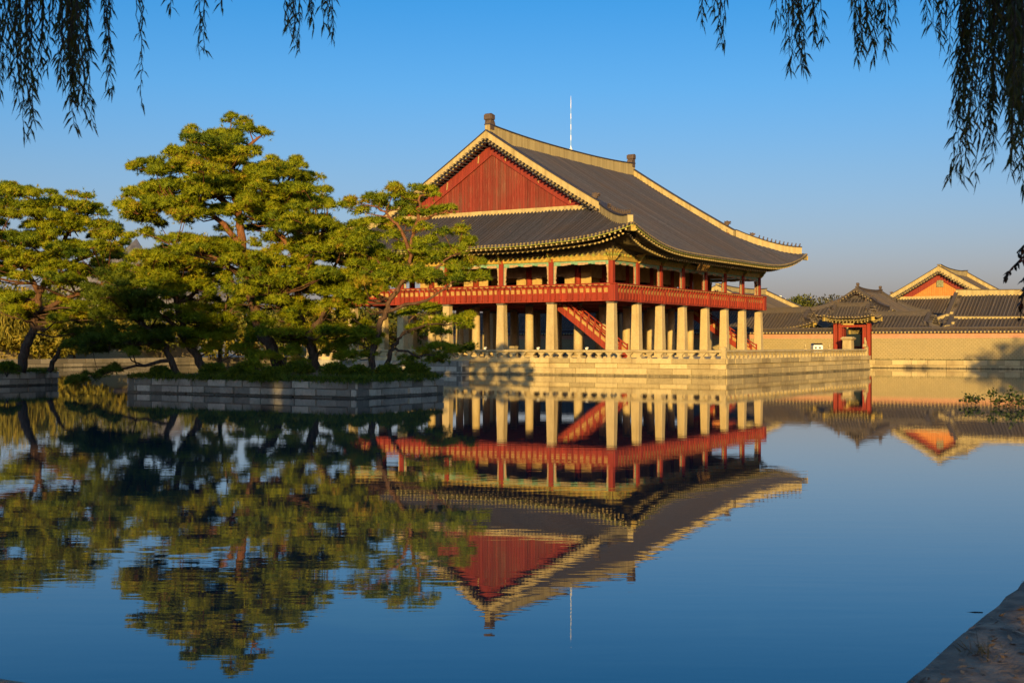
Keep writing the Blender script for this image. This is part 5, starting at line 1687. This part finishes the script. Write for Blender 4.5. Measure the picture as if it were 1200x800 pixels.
# ------------------------------------------------------------------ pond plants and a floating stick
def pond_plant(px, py, d, w, h, label, seed):
    rs = np.random.RandomState(seed); c = P(px, py, d); o = thing('pond_plant', (c.x, c.y, 0), label, 'plant', 'leafy plants rising from the pond')
    mb = MB(); mb.smooth = True; Vs, Ts = [], []
    for k in range(int(26*w)):
        a = rs.uniform(0, 6.28); q = math.sqrt(rs.uniform(0,1))*w
        p0 = Vector((math.cos(a)*q*.8, math.sin(a)*q*.8, -.1)); hh = h*rs.uniform(.3,1)*(1-.4*q/w)
        p1 = Vector((math.cos(a)*q, math.sin(a)*q, hh)); mb.tube([p0, p0.lerp(p1,.5), p1], [.012,.010,.006], 4, False)
        for j in range(9):
            ctr = p1 + Vector(rs.normal(0,.10,3)); n_ = (Vector(rs.normal(0,.7,3)) + Vector((0,0,.8))).normalized()
            u = n_.orthogonal().normalized(); v = n_.cross(u); r = rs.uniform(.05,.10)
            for s6 in range(1):
                Vs += [ctr+u*r, ctr+(u*.35+v*.8)*r, ctr-u*r*.9, ctr+(u*.35-v*.8)*r]; Ts.append(rs.uniform())
    st = mb.build('stems', M['dark_bark'], o, fix=False); np_mesh('leaves', np.array([tuple(v) for v in Vs]), 4, Ts, M['lotus'], o)
for i, (px, py, d, w, h, lab) in enumerate(((1141,474.5,54,.45,.55,'small leafy clump at the left end of the plants rising from the pond'), (1163,475.5,53.2,.42,.75,'middle leafy clump of the plants rising from the pond'), (1184,477,52.4,.62,.75,'dense leafy clump of pond plants near the right edge'), (1205,479,51.5,.6,.65,'leafy clump of pond plants cut by the right edge'))):
    pond_plant(px, py, d, w, h, lab, 300+i)
o = thing('floating_stick', P(1143, 717, 12.1), 'short dark stick floating on the pond near the right bank', 'stick'); o.location.z = -.003
mb = MB(); mb.smooth = True
a, c = RGT*-.075+FWD*.02, RGT*.07
mb.tube([a, a.lerp(c,.5)+Vector((0,0,.004)), c], [.003,.007,.009], 6)
mb.build('stick', M['dark_bark'], o)
print('needles', tot, 'faces')
# rough grass along the tops of the islet walls
mb = MB(); rs = np.random.RandomState(77)
Cg, Dg = [], []
for (x0, x1, y0, y1) in ((-49.5,-42.3,-12.0,3.6), (-50,-42.4,17.9,33.5)):
    for _ in range(3400):
        if rs.uniform() < .66: p = (x0 + abs(rs.normal(.12,.35)), rs.uniform(y0, y1))
        else: p = (rs.uniform(x0, x1), y0 + abs(rs.normal(.12,.35)))
        hang = rs.uniform() < .38 and min(p[0]-x0, p[1]-y0) < .3
        Cg.append((p[0] - (.12 if hang else 0), p[1] - (.12 if hang else 0), .82 + .1*rs.uniform())); Dg.append((-.5 if hang else rs.normal(0,.3), -.3 if hang else rs.normal(0,.3), -.75 if hang else 1.0))
V, tt = blades(np.array(Cg), np.array(Dg), rs.uniform(.10, .34, len(Cg)), 4, .016, .45, rs, np.clip(rs.normal(.4,.25,len(Cg)),0,1))
tag(np_mesh('islet_grass', V, 3, tt, M['shade_needles']), kind='stuff')
# grit, fallen leaves and dry grass on the near bank
rs = np.random.RandomState(91); mb = MB()
Vl, Tl = [], []
for k in range(2600):
    if k % 4: x, y = PX0 + rs.uniform(-.5, 12), PY0 - .06 - abs(rs.normal(0, 1.1))
    else: x, y = PX0 - .06 - abs(rs.normal(0, .8)), PY0 + rs.uniform(-1, 8)
    L = rs.uniform(.012, .04); a = rs.uniform(0, 6.28); u = np.array([math.cos(a), math.sin(a), rs.normal(0, .25)])*L; v = np.array([-math.sin(a), math.cos(a), rs.normal(0, .3)])*L*.45
    c = np.array([x, y, BANK + .022 + rs.uniform(0, .012)])
    Vl += [c-u, c-v, c+u, c+v]; Tl.append(rs.uniform())
tag(np_mesh('leaf_litter', np.array(Vl), 4, Tl, leaf_mat('dry_leaves', [(0, (.07,.05,.03)), (.5, (.22,.15,.08)), (1, (.36,.27,.16))], .1)), kind='stuff')
Cg, Dg = [], []
for k in range(420):
    cl = rs.randint(0, 26); q = np.random.RandomState(400+cl)
    x, y = PX0 + q.uniform(0, 14), PY0 - .04 - abs(q.normal(0, .5))
    Cg.append((x + rs.normal(0, .07), y + rs.normal(0, .05), BANK - .01)); Dg.append((rs.normal(0, .3), .5 + rs.normal(0, .3), .8))
V, tt = blades(np.array(Cg), np.array(Dg), rs.uniform(.05, .16, len(Cg)), 3, .0035, .4, rs, np.clip(rs.normal(.5,.25,len(Cg)),0,1))
tag(np_mesh('bank_grass', V, 3, tt, M['dull_leaf']), kind='stuff')
